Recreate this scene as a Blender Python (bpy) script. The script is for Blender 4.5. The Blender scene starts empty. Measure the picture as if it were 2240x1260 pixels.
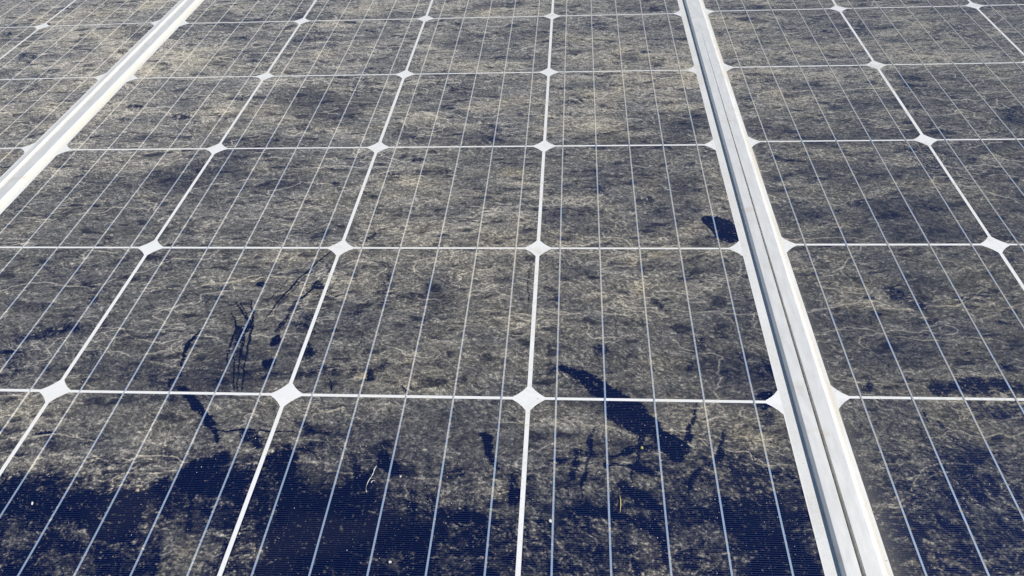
import bpy, bmesh, math, random
import numpy as np
from mathutils import Vector, Matrix

S = bpy.context.scene
COL = S.collection
MM = 0.001
PITCH = 158.75                       # cell pitch in mm; the glass plane is z = 0

# ------------------------------------------------------------------ camera
cam = bpy.data.cameras.new('camera')
cam.sensor_width = 36.0
cam.lens = 36.0 * 1765.17 / 2240.0
cam.clip_start = 0.01
cam.clip_end = 200.0
cam_o = bpy.data.objects.new('camera', cam)
COL.objects.link(cam_o)
rot = Matrix.Rotation(0.0986, 3, 'Z') @ Matrix.Rotation(0.8752, 3, 'X') @ Matrix.Rotation(-0.0579, 3, 'Z')
cam_o.matrix_world = Matrix.Translation(Vector((2.1752, -2.2013, 2.4256)) * PITCH * MM) @ rot.to_4x4()
S.camera = cam_o

# ------------------------------------------------------------------ sky, sun, exposure
SUN = Vector((0.70, 0.04, 0.70)).normalized()
world = bpy.data.worlds.new('World')
S.world = world
world.use_nodes = True
wn = world.node_tree.nodes
sky = wn.new('ShaderNodeTexSky')
sky.sky_type = 'NISHITA'
sky.sun_disc = False
sky.sun_elevation = math.asin(SUN.z)
sky.sun_rotation = math.atan2(SUN.x, SUN.y)
sky.air_density = 1.0
sky.dust_density = 0.0
sky.ozone_density = 4.0
bg = wn['Background']
bg.inputs['Strength'].default_value = 0.065
world.node_tree.links.new(sky.outputs[0], bg.inputs['Color'])
sun = bpy.data.lights.new('sun', 'SUN')
sun.energy = 4.3
sun.angle = math.radians(0.5)
sun.color = (1.0, 0.96, 0.89)
sun_o = bpy.data.objects.new('sun', sun)
COL.objects.link(sun_o)
sun_o.rotation_euler = SUN.to_track_quat('Z', 'Y').to_euler()
S.view_settings.view_transform = 'Standard'
S.view_settings.look = 'None'
S.view_settings.exposure = 0.12
S.view_settings.gamma = 1.0

# ------------------------------------------------------------------ the dirt film as a generated map (mm coordinates on the glass plane)
# SHAPES: kind amount softness(mm) then x y pairs in 0.1 mm.  c = wiped clean, d = dirt left inside a wiped
# area, t = yellowish silt patch, l = thin silt line left where water dried
SHAPES = """c 0.72 5 -140 -701 64 -704 142 -647 201 -628 444 -630 607 -680 703 -690 831 -669 998 -669 1097 -594 1148 -547 1261 -521 1289 -469 1353 -429 1428 -539 1580 -563 1683 -605 1775 -917 1621 -970 1416 -992 1232 -885 1110 -888 1071 -987 1089 -1097 1155 -1171 1169 -1317 1227 -1454 266 -1489
c 0.95 4 -27 -760 99 -739 259 -778 501 -805 617 -733 793 -754 930 -706 1115 -621 1081 -873 1050 -956 1041 -1067 1011 -1176 855 -1143 624 -1049 413 -1008 222 -982 67 -920
c 0.95 3 1093 -603 1160 -537 1281 -511 1294 -459 1349 -439 1401 -549 1358 -623 1513 -636 1589 -687 1561 -875 1352 -814 1192 -819 1093 -719
c 0.9 2 1372 -322 1505 -319 1571 -433 1519 -463 1458 -417 1401 -409
d 0.42 3 170 -1032 284 -1012 427 -1087 426 -1165 322 -1184 221 -1156
d 0.45 4 825 -1242 826 -1264 806 -1282 770 -1293 724 -1295 679 -1287 641 -1270 619 -1249 618 -1226 638 -1207 674 -1196 720 -1194 767 -1203 804 -1220
d 0.3 4 756 -1069 759 -1089 749 -1106 728 -1115 700 -1116 671 -1108 645 -1093 629 -1073 625 -1052 634 -1036 655 -1026 684 -1025 714 -1033 740 -1049
d 0.95 4 1128 -986 1278 -1005 1374 -1033 1466 -1053 1547 -1066 1602 -1126 1533 -1202 1472 -1334 1274 -1341 1194 -1280 1238 -1205 1165 -1110
t 0.8 3 1273 -1028 1360 -1034 1408 -1086 1411 -1170 1357 -1208 1291 -1284 1219 -1308 1192 -1258 1283 -1196 1274 -1121 1347 -1073
c 0.97 1.5 1374 -1033 1416 -1032 1423 -1109 1422 -1162 1394 -1163 1386 -1102
d 0.9 1.5 968 -761 968 -770 961 -779 947 -787 930 -792 912 -792 897 -788 888 -782 887 -773 895 -763 909 -756 926 -751 944 -751 959 -754
t 0.6 1 961 -763 961 -770 955 -777 943 -783 928 -786 913 -787 901 -785 895 -780 895 -773 901 -766 913 -760 928 -756 943 -756 954 -758
c 0.9 3 1600 -443 1677 -430 1718 -385 1753 -384 1754 -450 1798 -514 1832 -608 1942 -667 1994 -736 2095 -733 2142 -641 2110 -538 2124 -441 2153 -451 2186 -567 2214 -577 2260 -549 2298 -564 2278 -637 2262 -728 2338 -775 2469 -858 2566 -855 2669 -889 2697 -1034 2747 -1119 2744 -1319 1719 -1355 1707 -1223 1764 -1153 1753 -1010 1724 -803 1637 -655
c 0.97 3 1666 -518 1769 -504 1823 -609 1908 -668 2056 -784 2159 -640 2201 -598 2276 -627 2243 -758 2224 -865 2378 -898 2659 -936 2678 -1070 2629 -1158 2358 -1045 2258 -1170 2103 -1176 1856 -1167 1772 -1046 1749 -802
c 0.93 2 2289 -426 2354 -446 2410 -519 2447 -632 2391 -654 2344 -625 2294 -543
c 0.45 4 2283 -348 2384 -368 2389 -445 2284 -447
c 0.95 1.5 2870 -300 2912 -277 2950 -298 2975 -397 3011 -524 3031 -575 2999 -586 2949 -494 2896 -388
c 0.85 2 3089 -553 3155 -541 3169 -798 3096 -801 3081 -685
c 0.6 5 2695 -962 2902 -964 2958 -880 3143 -911 3173 -1303 2744 -1319
c 0.85 4 2705 -1033 2853 -948 2905 -991 2864 -1055 2748 -1067 2778 -1236 2739 -1286
c 0.6 4 2561 -660 2651 -637 2675 -813 2591 -854
c 0.5 4 2702 -511 2840 -518 2816 -612 2721 -594
t 0.9 2 3104 -723 3101 -744 3092 -762 3078 -771 3062 -772 3047 -763 3035 -746 3030 -725 3032 -704 3041 -687 3055 -677 3072 -676 3087 -685 3099 -702
d 0.6 3 2511 -1145 2500 -1160 2466 -1173 2415 -1181 2356 -1183 2302 -1178 2263 -1168 2247 -1153 2257 -1138 2291 -1125 2343 -1117 2402 -1115 2456 -1119 2495 -1130
d 0.6 5 1741 -1153 1739 -1172 1721 -1188 1693 -1197 1658 -1198 1623 -1191 1597 -1177 1582 -1159 1584 -1140 1601 -1124 1630 -1114 1665 -1113 1700 -1120 1727 -1135
t 0.5 5 1727 -1162 1725 -1174 1710 -1183 1687 -1189 1659 -1190 1632 -1186 1611 -1178 1601 -1167 1604 -1155 1618 -1146 1642 -1140 1670 -1139 1697 -1143 1718 -1151
d 0.7 3 1849 -1159 1841 -1171 1820 -1175 1790 -1172 1757 -1161 1727 -1145 1707 -1127 1699 -1110 1707 -1098 1728 -1093 1759 -1097 1792 -1108 1822 -1124 1843 -1142
d 0.55 4 2044 -651 2032 -681 2004 -698 1964 -698 1921 -683 1882 -654 1856 -617 1847 -579 1859 -548 1887 -531 1928 -530 1973 -547 2011 -577 2037 -614
c 0.8 0.5 1767 -450 1774 -457 1785 -456 1801 -455 1818 -454 1834 -456 1849 -459 1864 -465 1878 -472 1891 -480 1904 -490 1915 -501 1926 -514 1936 -525 1945 -537 1952 -548 1959 -558 1963 -566 1971 -567 1973 -560 1968 -552 1962 -542 1954 -529 1944 -517 1934 -505 1922 -492 1909 -479 1895 -468 1881 -459 1865 -451 1849 -445 1832 -441 1815 -439 1796 -440 1780 -441 1769 -442
c 0.7 2.5 1855 -326 1883 -358 1907 -357 1941 -355 1976 -354 2004 -355 2022 -358 2035 -361 2046 -366 2058 -373 2075 -388 2095 -409 2113 -431 2126 -446 2137 -447 2140 -435 2130 -417 2117 -390 2100 -359 2081 -334 2062 -315 2042 -302 2020 -293 1995 -288 1961 -285 1923 -287 1888 -289 1864 -290
c 0.5 2.5 1820 -389 1839 -420 1861 -426 1894 -436 1926 -445 1948 -453 1959 -458 1969 -464 1978 -472 1986 -479 2007 -478 2009 -453 2004 -444 1995 -429 1979 -409 1955 -393 1925 -382 1890 -375 1857 -369 1835 -366
c 0.8 9 -182 -662 220 -651 586 -691 958 -697 1171 -591 1429 -515 1730 -575 1969 -636 2242 -628 2533 -748 2801 -771 3068 -854 3224 -909 3290 -1340 194 -1453
c 0.66 9 3187 -666 3579 -717 3970 -643 4278 -440 4623 -561 4738 -743 4714 -1288 3220 -1342
c 0.38 14 -394 -510 196 -495 787 -497 1179 -380 1661 -332 2201 -426 2771 -514 3179 -503 3584 -390 4082 -273 4539 -297 4760 -394 4714 -1288 194 -1453
c 0.4 12 5170 -416 5471 -273 5865 -264 6225 -322 5828 -1247 5051 -1276
c 0.96 1.2 3374 300 3455 267 3535 217 3652 155 3756 123 3810 36 3871 -14 3923 -94 3967 -184 3997 -263 4067 -297 4123 -324 4142 -391 4099 -470 4028 -472 3985 -418 3957 -396 3923 -281 3837 -291 3778 -244 3718 -201 3667 -150 3665 -15 3578 31 3495 125 3401 225
c 0.6 2.5 3292 321 3401 295 3548 195 3573 87 3455 121 3321 246
c 0.85 0.8 3611 -205 3607 -205 3599 -216 3587 -231 3574 -251 3562 -276 3554 -305 3547 -338 3542 -371 3536 -403 3530 -433 3525 -464 3520 -494 3516 -524 3513 -554 3510 -584 3509 -613 3508 -642 3508 -671 3510 -702 3511 -728 3512 -746 3520 -753 3528 -746 3530 -728 3531 -701 3534 -671 3536 -642 3538 -615 3541 -586 3543 -558 3546 -529 3550 -500 3555 -470 3560 -440 3564 -409 3569 -377 3575 -344 3580 -313 3585 -287 3592 -264 3600 -243 3607 -224 3613 -211
c 0.9 0.8 4114 -351 4146 -345 4154 -328 4166 -302 4178 -272 4189 -244 4196 -220 4202 -197 4206 -178 4210 -160 4215 -142 4220 -122 4225 -104 4229 -92 4224 -80 4214 -83 4207 -94 4198 -109 4188 -128 4178 -148 4171 -168 4165 -188 4159 -207 4152 -226 4141 -248 4126 -274 4112 -298 4103 -315
c 0.45 1.5 4220 -99 4234 -87 4243 66 4235 74 4225 65 4209 -88
c 0.9 1 3871 -267 3839 -279 3834 -300 3828 -329 3820 -362 3814 -394 3808 -425 3804 -456 3799 -486 3795 -517 3791 -551 3787 -586 3784 -618 3782 -640 3791 -650 3802 -642 3807 -621 3812 -589 3819 -554 3825 -521 3831 -491 3836 -461 3841 -431 3848 -404 3858 -375 3870 -346 3881 -319 3889 -300
c 0.88 1 3693 -444 3701 -448 3713 -441 3729 -431 3747 -421 3764 -415 3782 -410 3802 -405 3822 -403 3842 -402 3860 -404 3881 -409 3902 -415 3923 -419 3943 -419 3961 -416 3976 -412 3986 -410 3995 -394 3988 -380 3977 -379 3963 -378 3947 -377 3931 -374 3914 -368 3894 -361 3871 -353 3847 -350 3823 -351 3799 -355 3776 -362 3754 -372 3734 -387 3717 -405 3703 -422 3694 -433
c 0.75 2 3257 -543 3278 -551 3285 -548 3293 -546 3303 -544 3323 -538 3359 -528 3407 -516 3457 -502 3498 -490 3529 -479 3555 -467 3576 -457 3591 -451 3598 -434 3589 -421 3573 -418 3551 -415 3522 -413 3488 -416 3445 -425 3394 -438 3344 -453 3305 -467 3281 -481 3266 -497 3259 -509 3256 -516
c 0.92 1.5 3648 -501 3658 -521 3683 -524 3717 -527 3754 -531 3785 -537 3809 -543 3830 -551 3850 -559 3869 -568 3891 -578 3914 -591 3936 -604 3951 -613 3965 -607 3966 -589 3955 -574 3938 -553 3918 -529 3895 -509 3872 -497 3848 -488 3823 -482 3794 -478 3760 -477 3721 -477 3685 -479 3661 -480
c 0.85 1.5 3448 -465 3426 -484 3425 -498 3422 -517 3421 -540 3421 -561 3425 -582 3431 -601 3437 -617 3441 -627 3460 -637 3475 -618 3475 -606 3475 -589 3476 -571 3475 -554 3474 -537 3472 -517 3471 -498 3469 -484
c 0.9 0.6 3440 -659 3431 -665 3424 -741 3432 -750 3442 -743 3448 -666
c 0.6 1.5 3532 -583 3538 -599 3558 -603 3586 -610 3617 -618 3641 -624 3659 -629 3674 -635 3687 -640 3696 -643 3714 -627 3709 -602 3700 -599 3687 -593 3670 -587 3649 -582 3623 -578 3592 -575 3562 -572 3542 -570
c 0.93 1.2 4349 -215 4364 -262 4337 -356 4344 -475 4293 -506 4223 -508 4177 -609 4133 -694 4154 -761 4107 -722 4118 -625 4162 -538 4264 -463 4291 -387 4325 -310
c 0.92 2 3683 -620 3681 -671 3693 -686 3711 -707 3732 -731 3753 -751 3772 -767 3791 -780 3811 -792 3832 -804 3857 -818 3885 -832 3911 -844 3932 -854 3948 -860 3963 -866 3975 -870 3985 -874 3998 -871 4002 -855 3999 -844 3995 -828 3988 -807 3974 -786 3954 -766 3930 -745 3904 -726 3881 -708 3861 -693 3843 -680 3825 -669 3807 -657 3786 -643 3762 -627 3740 -612 3724 -602
c 0.93 2 3400 -904 3424 -919 3445 -912 3475 -901 3506 -891 3534 -885 3559 -883 3586 -883 3614 -885 3642 -888 3670 -892 3699 -897 3728 -904 3755 -914 3781 -928 3807 -945 3829 -962 3847 -979 3862 -995 3877 -1013 3892 -1034 3906 -1056 3920 -1080 3934 -1108 3945 -1133 3954 -1151 3972 -1155 3984 -1137 3982 -1116 3978 -1086 3973 -1051 3965 -1018 3956 -988 3945 -958 3930 -928 3909 -899 3882 -876 3851 -858 3819 -843 3788 -829 3757 -815 3725 -801 3692 -790 3658 -783 3624 -780 3589 -781 3554 -785 3518 -795 3483 -813 3450 -836 3423 -858 3405 -873
c 0.72 3 4356 -385 4482 -409 4533 -455 4607 -497 4750 -496 4755 -716 4772 -935 4777 -1230 4267 -1248 4235 -1111 4173 -1017 4147 -867 4117 -735 4228 -565
c 0.9 4 4141 -721 4307 -661 4383 -754 4537 -880 4706 -999 4757 -1231 4349 -1246 4273 -989 4144 -892
c 0.85 3 4465 -725 4691 -650 4747 -703 4765 -873 4684 -951 4525 -829
c 0.7 4 3347 -905 3637 -909 3850 -1028 3938 -1260 3356 -1281
d 0.6 3 4351 -590 4339 -627 4316 -657 4286 -674 4256 -674 4231 -659 4215 -631 4213 -594 4224 -557 4247 -526 4277 -508 4308 -507 4334 -524 4349 -553
d 0.85 3 4289 -1065 4284 -1088 4263 -1113 4232 -1136 4195 -1151 4160 -1157 4134 -1151 4122 -1136 4126 -1113 4146 -1088 4178 -1065 4215 -1049 4251 -1043 4277 -1049
d 0.5 3 4742 -565 4729 -584 4701 -599 4663 -608 4623 -609 4588 -602 4565 -588 4559 -570 4572 -551 4600 -536 4638 -526 4679 -525 4714 -532 4737 -547
c 0.6 3 4767 282 4753 243 4728 213 4696 196 4665 195 4639 211 4625 241 4624 279 4637 318 4663 350 4695 368 4727 368 4753 351 4767 320
c 0.95 0.8 4608 53 4650 92 4715 102 4725 72 4677 13 4602 15
c 0.85 1.5 4695 -40 4687 -56 4669 -70 4646 -77 4621 -78 4600 -71 4587 -59 4584 -43 4592 -27 4610 -13 4633 -6 4658 -5 4680 -12 4693 -24
c 0.6 2.5 4680 -149 4674 -185 4661 -215 4643 -234 4625 -239 4608 -228 4598 -204 4595 -170 4600 -135 4613 -104 4631 -84 4650 -79 4667 -91 4677 -116
c 0.6 2.5 3734 425 3726 394 3707 370 3679 356 3649 356 3622 369 3604 392 3598 423 3605 453 3625 478 3652 493 3683 493 3710 480 3728 455
c 0.55 1.5 4543 466 4536 449 4539 434 4543 413 4548 390 4552 371 4556 352 4560 332 4564 314 4567 302 4577 297 4585 310 4586 324 4586 345 4586 369 4584 391 4578 413 4570 435 4562 453 4556 466
c 0.5 1.5 4202 245 4227 250 4268 346 4261 372 4239 367 4194 275
c 0.5 2 4425 280 4417 247 4464 182 4480 186 4486 207 4450 286
l 0.8 0.3 3304 -211 3307 -215 3320 -213 3339 -210 3360 -207 3382 -204 3403 -199 3424 -193 3446 -189 3468 -189 3493 -195 3519 -206 3545 -218 3568 -225 3587 -224 3603 -219 3617 -214 3631 -213 3646 -215 3660 -221 3675 -227 3690 -234 3705 -241 3719 -248 3734 -256 3751 -264 3771 -274 3794 -285 3815 -295 3829 -302 3832 -300 3832 -295 3818 -287 3797 -275 3775 -263 3755 -252 3739 -243 3724 -235 3709 -227 3694 -220 3679 -214 3663 -209 3647 -205 3631 -203 3616 -204 3601 -207 3586 -210 3569 -210 3548 -204 3522 -195 3495 -185 3469 -179 3446 -179 3423 -182 3401 -187 3380 -191 3359 -195 3338 -199 3319 -204 3306 -207
l 1 0.3 4347 -372 4347 -377 4354 -382 4364 -389 4378 -396 4394 -402 4417 -404 4444 -403 4469 -404 4487 -409 4492 -419 4491 -433 4489 -448 4492 -463 4504 -466 4513 -462 4522 -457 4531 -457 4542 -465 4554 -478 4567 -491 4582 -499 4599 -500 4616 -496 4635 -491 4654 -488 4679 -488 4707 -488 4733 -490 4751 -490 4754 -487 4753 -484 4735 -483 4709 -482 4681 -481 4656 -481 4635 -483 4617 -488 4600 -491 4586 -491 4572 -483 4559 -470 4547 -457 4536 -447 4524 -445 4513 -448 4506 -450 4504 -449 4502 -444 4502 -430 4500 -413 4491 -400 4471 -395 4446 -394 4419 -393 4397 -391 4382 -386 4368 -380 4358 -374 4350 -370
t 0.8 5 4663 -313 4643 -337 4599 -352 4541 -357 4479 -350 4426 -333 4392 -308 4383 -281 4403 -257 4447 -240 4506 -235 4569 -243 4623 -261 4656 -286
t 0.5 4 4264 -169 4252 -197 4225 -220 4190 -233 4152 -234 4119 -222 4097 -201 4091 -173 4102 -144 4129 -121 4165 -107 4204 -106 4237 -118 4258 -141
t 0.6 4 4311 120 4301 101 4278 85 4246 76 4212 75 4182 83 4162 98 4157 117 4166 136 4189 152 4221 162 4256 162 4286 154 4306 139
t 0.6 4 4145 -5 4135 -27 4112 -46 4081 -56 4047 -57 4018 -48 3998 -30 3992 -8 4002 14 4024 33 4056 43 4090 44 4120 35 4139 17
l 0.7 0.3 3559 463 3556 465 3547 458 3534 450 3521 439 3511 426 3506 412 3504 397 3506 382 3510 368 3516 356 3525 345 3535 335 3547 328 3561 323 3577 321 3592 320 3602 319 3605 322 3603 326 3593 329 3579 332 3563 336 3551 342 3542 350 3533 359 3526 368 3521 378 3519 387 3518 397 3518 407 3521 416 3527 427 3539 439 3550 450 3559 458
l 0.6 0.3 3295 91 3298 86 3312 83 3332 80 3355 77 3377 76 3399 78 3421 82 3442 87 3456 90 3458 94 3455 98 3441 97 3421 94 3398 92 3377 91 3356 91 3333 93 3313 95 3298 96
l 0.6 0.3 3323 682 3325 678 3349 678 3382 677 3419 677 3453 677 3482 678 3508 679 3536 680 3567 680 3606 679 3651 676 3693 674 3722 673 3724 677 3722 681 3693 683 3652 686 3606 688 3567 690 3536 691 3508 691 3482 690 3453 690 3419 689 3382 688 3348 687 3325 686
c 0.95 0.8 874 -4 890 -36 909 -49 935 -68 963 -88 986 -108 1009 -127 1033 -149 1059 -174 1083 -198 1105 -221 1126 -244 1147 -269 1170 -295 1197 -326 1226 -360 1253 -391 1271 -412 1278 -414 1279 -407 1266 -382 1247 -346 1225 -306 1204 -269 1184 -238 1165 -209 1143 -180 1120 -151 1094 -121 1067 -91 1037 -62 1005 -37 971 -17 938 -3 910 6 890 12
c 0.75 1.2 789 13 803 -1 823 -1 852 -2 884 -3 914 -6 945 -11 980 -19 1012 -27 1034 -32 1038 -23 1031 -11 1008 -3 975 9 938 22 904 30 871 33 839 32 811 29 791 28
c 0.9 0.4 1218 -319 1221 -323 1254 -322 1301 -321 1353 -319 1403 -318 1449 -318 1496 -318 1542 -318 1586 -318 1630 -318 1675 -317 1714 -317 1741 -316 1742 -313 1739 -310 1712 -309 1672 -308 1627 -306 1582 -305 1538 -305 1492 -304 1445 -304 1399 -305 1349 -307 1297 -310 1251 -313 1218 -315
c 0.6 2 1619 -192 1629 -212 1655 -227 1694 -247 1736 -270 1776 -290 1812 -308 1849 -325 1886 -340 1923 -352 1962 -360 2001 -363 2036 -365 2060 -366 2064 -359 2059 -351 2035 -340 2000 -324 1960 -307 1923 -291 1889 -275 1854 -260 1817 -244 1780 -229 1739 -215 1696 -201 1657 -189 1630 -181
c 0.8 2.5 1368 -327 1380 -356 1397 -370 1421 -390 1449 -410 1476 -426 1501 -432 1522 -431 1539 -428 1550 -426 1563 -398 1538 -364 1526 -358 1508 -350 1490 -342 1474 -335 1454 -330 1428 -324 1402 -318 1385 -313
c 0.97 0.5 1446 318 1452 297 1448 275 1435 255 1416 242 1394 238 1373 244 1358 258 1352 279 1355 302 1368 322 1388 335 1410 339 1431 333
c 0.75 2.5 1707 392 1710 356 1701 327 1683 311 1658 310 1631 326 1607 354 1592 390 1588 427 1597 456 1615 473 1641 473 1668 457 1692 428
c 0.6 2 1342 113 1353 106 1365 116 1382 129 1405 142 1435 152 1477 157 1530 160 1586 162 1640 165 1688 168 1734 171 1781 175 1831 181 1889 193 1954 207 2013 221 2054 231 2059 251 2044 269 2001 267 1938 265 1869 262 1808 257 1758 249 1712 240 1668 230 1622 221 1570 213 1515 206 1463 199 1419 188 1388 173 1365 154 1350 137 1339 126
c 0.9 0.5 -603 364 -589 353 -574 354 -552 356 -527 358 -503 360 -478 363 -449 365 -424 368 -406 370 -406 374 -410 378 -430 379 -458 382 -489 384 -517 384 -543 383 -568 381 -589 379 -605 377
c 0.85 0.5 19 -362 25 -366 39 -365 59 -364 83 -362 106 -361 131 -359 159 -358 185 -356 203 -355 204 -350 199 -345 179 -344 151 -341 120 -338 93 -338 70 -341 49 -347 31 -353 19 -356
c 0.6 0.5 -429 64 -419 54 -347 42 -346 49 -354 57 -428 72
c 0.7 2.5 -576 451 -529 419 -502 427 -463 440 -418 456 -374 474 -328 496 -280 522 -234 548 -196 572 -169 592 -149 611 -134 626 -124 637 -130 663 -153 679 -169 676 -192 672 -220 666 -254 655 -298 639 -349 619 -401 597 -448 576 -490 555 -531 533 -565 513 -589 499
c 0.35 4 249 -379 263 -421 258 -455 236 -474 201 -475 160 -457 120 -424 90 -383 75 -340 79 -305 102 -285 138 -284 180 -303 220 -337
c 0.45 1 1115 -337 1111 -340 1115 -358 1120 -384 1127 -412 1132 -436 1136 -456 1140 -477 1143 -494 1145 -506 1150 -510 1154 -508 1152 -497 1151 -480 1149 -460 1146 -438 1140 -414 1133 -386 1126 -360 1122 -342
c 0.5 3 760 142 764 110 751 84 723 69 686 68 646 82 612 107 590 139 585 172 597 199 626 214 664 215 704 201 738 175
l 0.8 0.3 -67 -420 -62 -423 -18 -412 46 -397 113 -381 165 -371 197 -369 217 -371 232 -375 248 -379 265 -381 278 -382 291 -384 305 -387 322 -391 339 -396 359 -401 382 -406 411 -410 444 -415 475 -419 497 -422 498 -419 494 -414 472 -411 441 -406 407 -400 379 -395 356 -388 336 -381 317 -373 299 -368 284 -365 270 -364 257 -363 242 -363 227 -360 211 -356 189 -355 157 -358 105 -369 39 -387 -24 -404 -68 -415
l 0.8 0.3 706 -541 710 -546 720 -550 735 -556 753 -561 770 -562 784 -557 795 -548 810 -538 834 -531 875 -526 927 -522 980 -521 1023 -523 1052 -531 1073 -544 1089 -557 1101 -567 1106 -565 1104 -558 1092 -549 1075 -536 1051 -522 1020 -514 977 -512 924 -513 871 -517 829 -522 803 -529 787 -538 776 -546 764 -550 749 -549 733 -546 719 -541 709 -538
l 0.6 0.3 707 -709 711 -710 720 -701 732 -688 748 -674 765 -664 788 -658 816 -655 842 -653 860 -651 860 -647 856 -644 838 -644 811 -645 782 -648 758 -654 740 -665 725 -681 714 -695 706 -705
l 0.9 0.3 1836 -140 1840 -146 1852 -149 1869 -153 1889 -156 1910 -155 1932 -146 1956 -131 1978 -117 1992 -112 1989 -109 1989 -116 1988 -133 1996 -150 2012 -162 2031 -174 2052 -184 2073 -193 2096 -198 2120 -202 2141 -204 2155 -206 2158 -201 2154 -196 2140 -194 2118 -190 2095 -186 2074 -180 2054 -172 2033 -162 2015 -151 2002 -141 1999 -134 2001 -122 2002 -106 1987 -95 1970 -101 1948 -116 1924 -131 1904 -140 1886 -142 1867 -141 1851 -138 1839 -136
l 0.5 0.3 480 292 483 288 527 279 589 266 658 253 720 242 771 235 820 229 867 225 915 221 967 217 1022 214 1070 211 1104 210 1105 213 1102 217 1068 219 1019 222 964 226 912 230 864 234 817 239 768 245 717 252 655 262 587 275 524 287 481 296
c 0.9 0.3 938 805 937 800 948 777 964 745 981 709 996 678 1008 655 1018 637 1026 620 1034 597 1041 563 1047 522 1053 477 1060 431 1070 382 1081 328 1092 280 1099 247 1105 242 1109 245 1103 278 1095 325 1086 378 1078 426 1072 470 1068 514 1064 556 1056 594 1046 624 1033 646 1021 664 1008 684 991 714 972 748 954 780 942 803
c 0.9 0.3 955 923 954 917 968 892 987 857 1008 818 1028 783 1046 755 1063 729 1077 706 1086 683 1091 658 1091 630 1090 599 1091 567 1093 536 1095 506 1098 471 1104 432 1113 384 1124 331 1137 277 1152 224 1171 169 1194 113 1215 64 1229 30 1235 27 1237 31 1223 65 1203 114 1181 170 1163 224 1149 275 1137 329 1127 381 1120 427 1115 465 1113 497 1113 527 1112 557 1112 588 1113 618 1112 650 1106 682 1093 713 1076 741 1058 766 1040 793 1020 826 997 863 976 897 961 921
c 0.9 0.3 985 916 984 910 996 887 1014 854 1033 818 1050 785 1067 757 1083 729 1098 705 1108 688 1116 686 1117 695 1107 712 1093 736 1076 764 1060 792 1042 823 1022 858 1003 891 990 914
c 0.9 0.3 1044 948 1043 943 1051 922 1062 892 1074 858 1084 825 1093 792 1100 757 1107 721 1112 686 1116 653 1117 619 1118 585 1122 550 1127 517 1133 486 1140 453 1147 416 1155 373 1164 325 1174 275 1185 225 1201 172 1219 115 1236 65 1247 31 1252 28 1254 31 1243 65 1228 115 1211 171 1197 224 1187 272 1179 321 1171 368 1165 412 1158 449 1153 481 1149 511 1145 542 1142 575 1140 609 1138 644 1133 680 1127 716 1120 753 1111 790 1101 825 1088 860 1073 895 1059 924 1049 945
c 0.9 0.3 1141 688 1137 684 1142 662 1150 631 1158 597 1164 565 1169 537 1172 510 1176 481 1181 449 1188 413 1197 374 1206 337 1212 304 1216 280 1218 261 1221 240 1227 211 1238 167 1253 114 1267 65 1277 32 1281 28 1284 31 1276 64 1264 113 1251 166 1241 209 1235 237 1232 257 1229 277 1225 302 1218 335 1210 372 1203 410 1196 445 1192 476 1189 504 1187 532 1182 561 1174 595 1164 630 1154 661 1147 683
c 0.85 0.8 1008 647 1026 594 1036 585 1054 569 1079 552 1111 546 1132 562 1143 586 1150 609 1154 623 1142 661 1113 674 1103 665 1088 655 1075 647 1070 647 1072 648 1063 651 1048 659 1036 666
c 0.7 0.8 1098 625 1070 606 1074 580 1080 544 1088 504 1096 469 1106 437 1118 408 1129 383 1136 367 1151 354 1160 364 1159 380 1158 403 1156 429 1153 456 1149 488 1144 526 1138 562 1135 587
c 0.6 1.5 1246 311 1247 295 1241 282 1227 274 1210 274 1192 281 1177 294 1168 310 1166 326 1173 340 1186 347 1204 348 1222 341 1237 328
c 0.7 0.3 1167 288 1167 284 1185 265 1210 238 1240 207 1270 176 1304 142 1342 104 1377 69 1401 46 1404 46 1404 51 1380 75 1346 110 1308 149 1274 184 1244 215 1214 245 1188 271 1170 289
c 0.9 0.3 1526 1559 1521 1561 1504 1527 1479 1479 1452 1425 1427 1373 1404 1323 1381 1272 1358 1220 1337 1170 1317 1121 1298 1072 1280 1024 1264 976 1250 927 1238 877 1228 830 1220 791 1215 760 1213 734 1213 714 1213 700 1215 696 1218 697 1219 710 1221 729 1225 753 1230 783 1239 821 1249 867 1262 917 1276 965 1292 1012 1310 1060 1329 1108 1349 1157 1370 1207 1392 1258 1415 1309 1438 1359 1463 1412 1489 1467 1512 1517 1529 1551
c 0.65 0.3 1452 1347 1448 1348 1432 1310 1408 1256 1382 1196 1359 1141 1339 1091 1320 1043 1302 996 1286 948 1273 897 1263 844 1254 797 1248 764 1250 760 1253 760 1260 792 1269 838 1281 891 1294 941 1310 988 1328 1035 1347 1083 1367 1132 1390 1188 1414 1249 1437 1304 1453 1342
c 0.75 0.3 1608 1405 1603 1406 1589 1374 1569 1328 1546 1278 1526 1231 1510 1191 1496 1152 1481 1114 1464 1075 1443 1035 1420 994 1397 953 1379 911 1368 865 1361 817 1357 776 1354 747 1366 728 1380 731 1382 760 1385 801 1390 848 1400 892 1415 933 1435 976 1456 1019 1476 1061 1493 1100 1508 1139 1523 1177 1539 1217 1558 1265 1579 1317 1598 1364 1611 1397
c 0.7 0.4 1391 910 1379 909 1373 880 1363 840 1354 794 1346 753 1342 713 1338 672 1335 637 1334 612 1351 584 1372 588 1375 612 1379 646 1384 685 1388 725 1391 768 1395 817 1398 862 1400 894
c 0.95 0.6 1344 549 1370 583 1397 550 1403 467 1356 450 1328 474 1328 524
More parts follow.
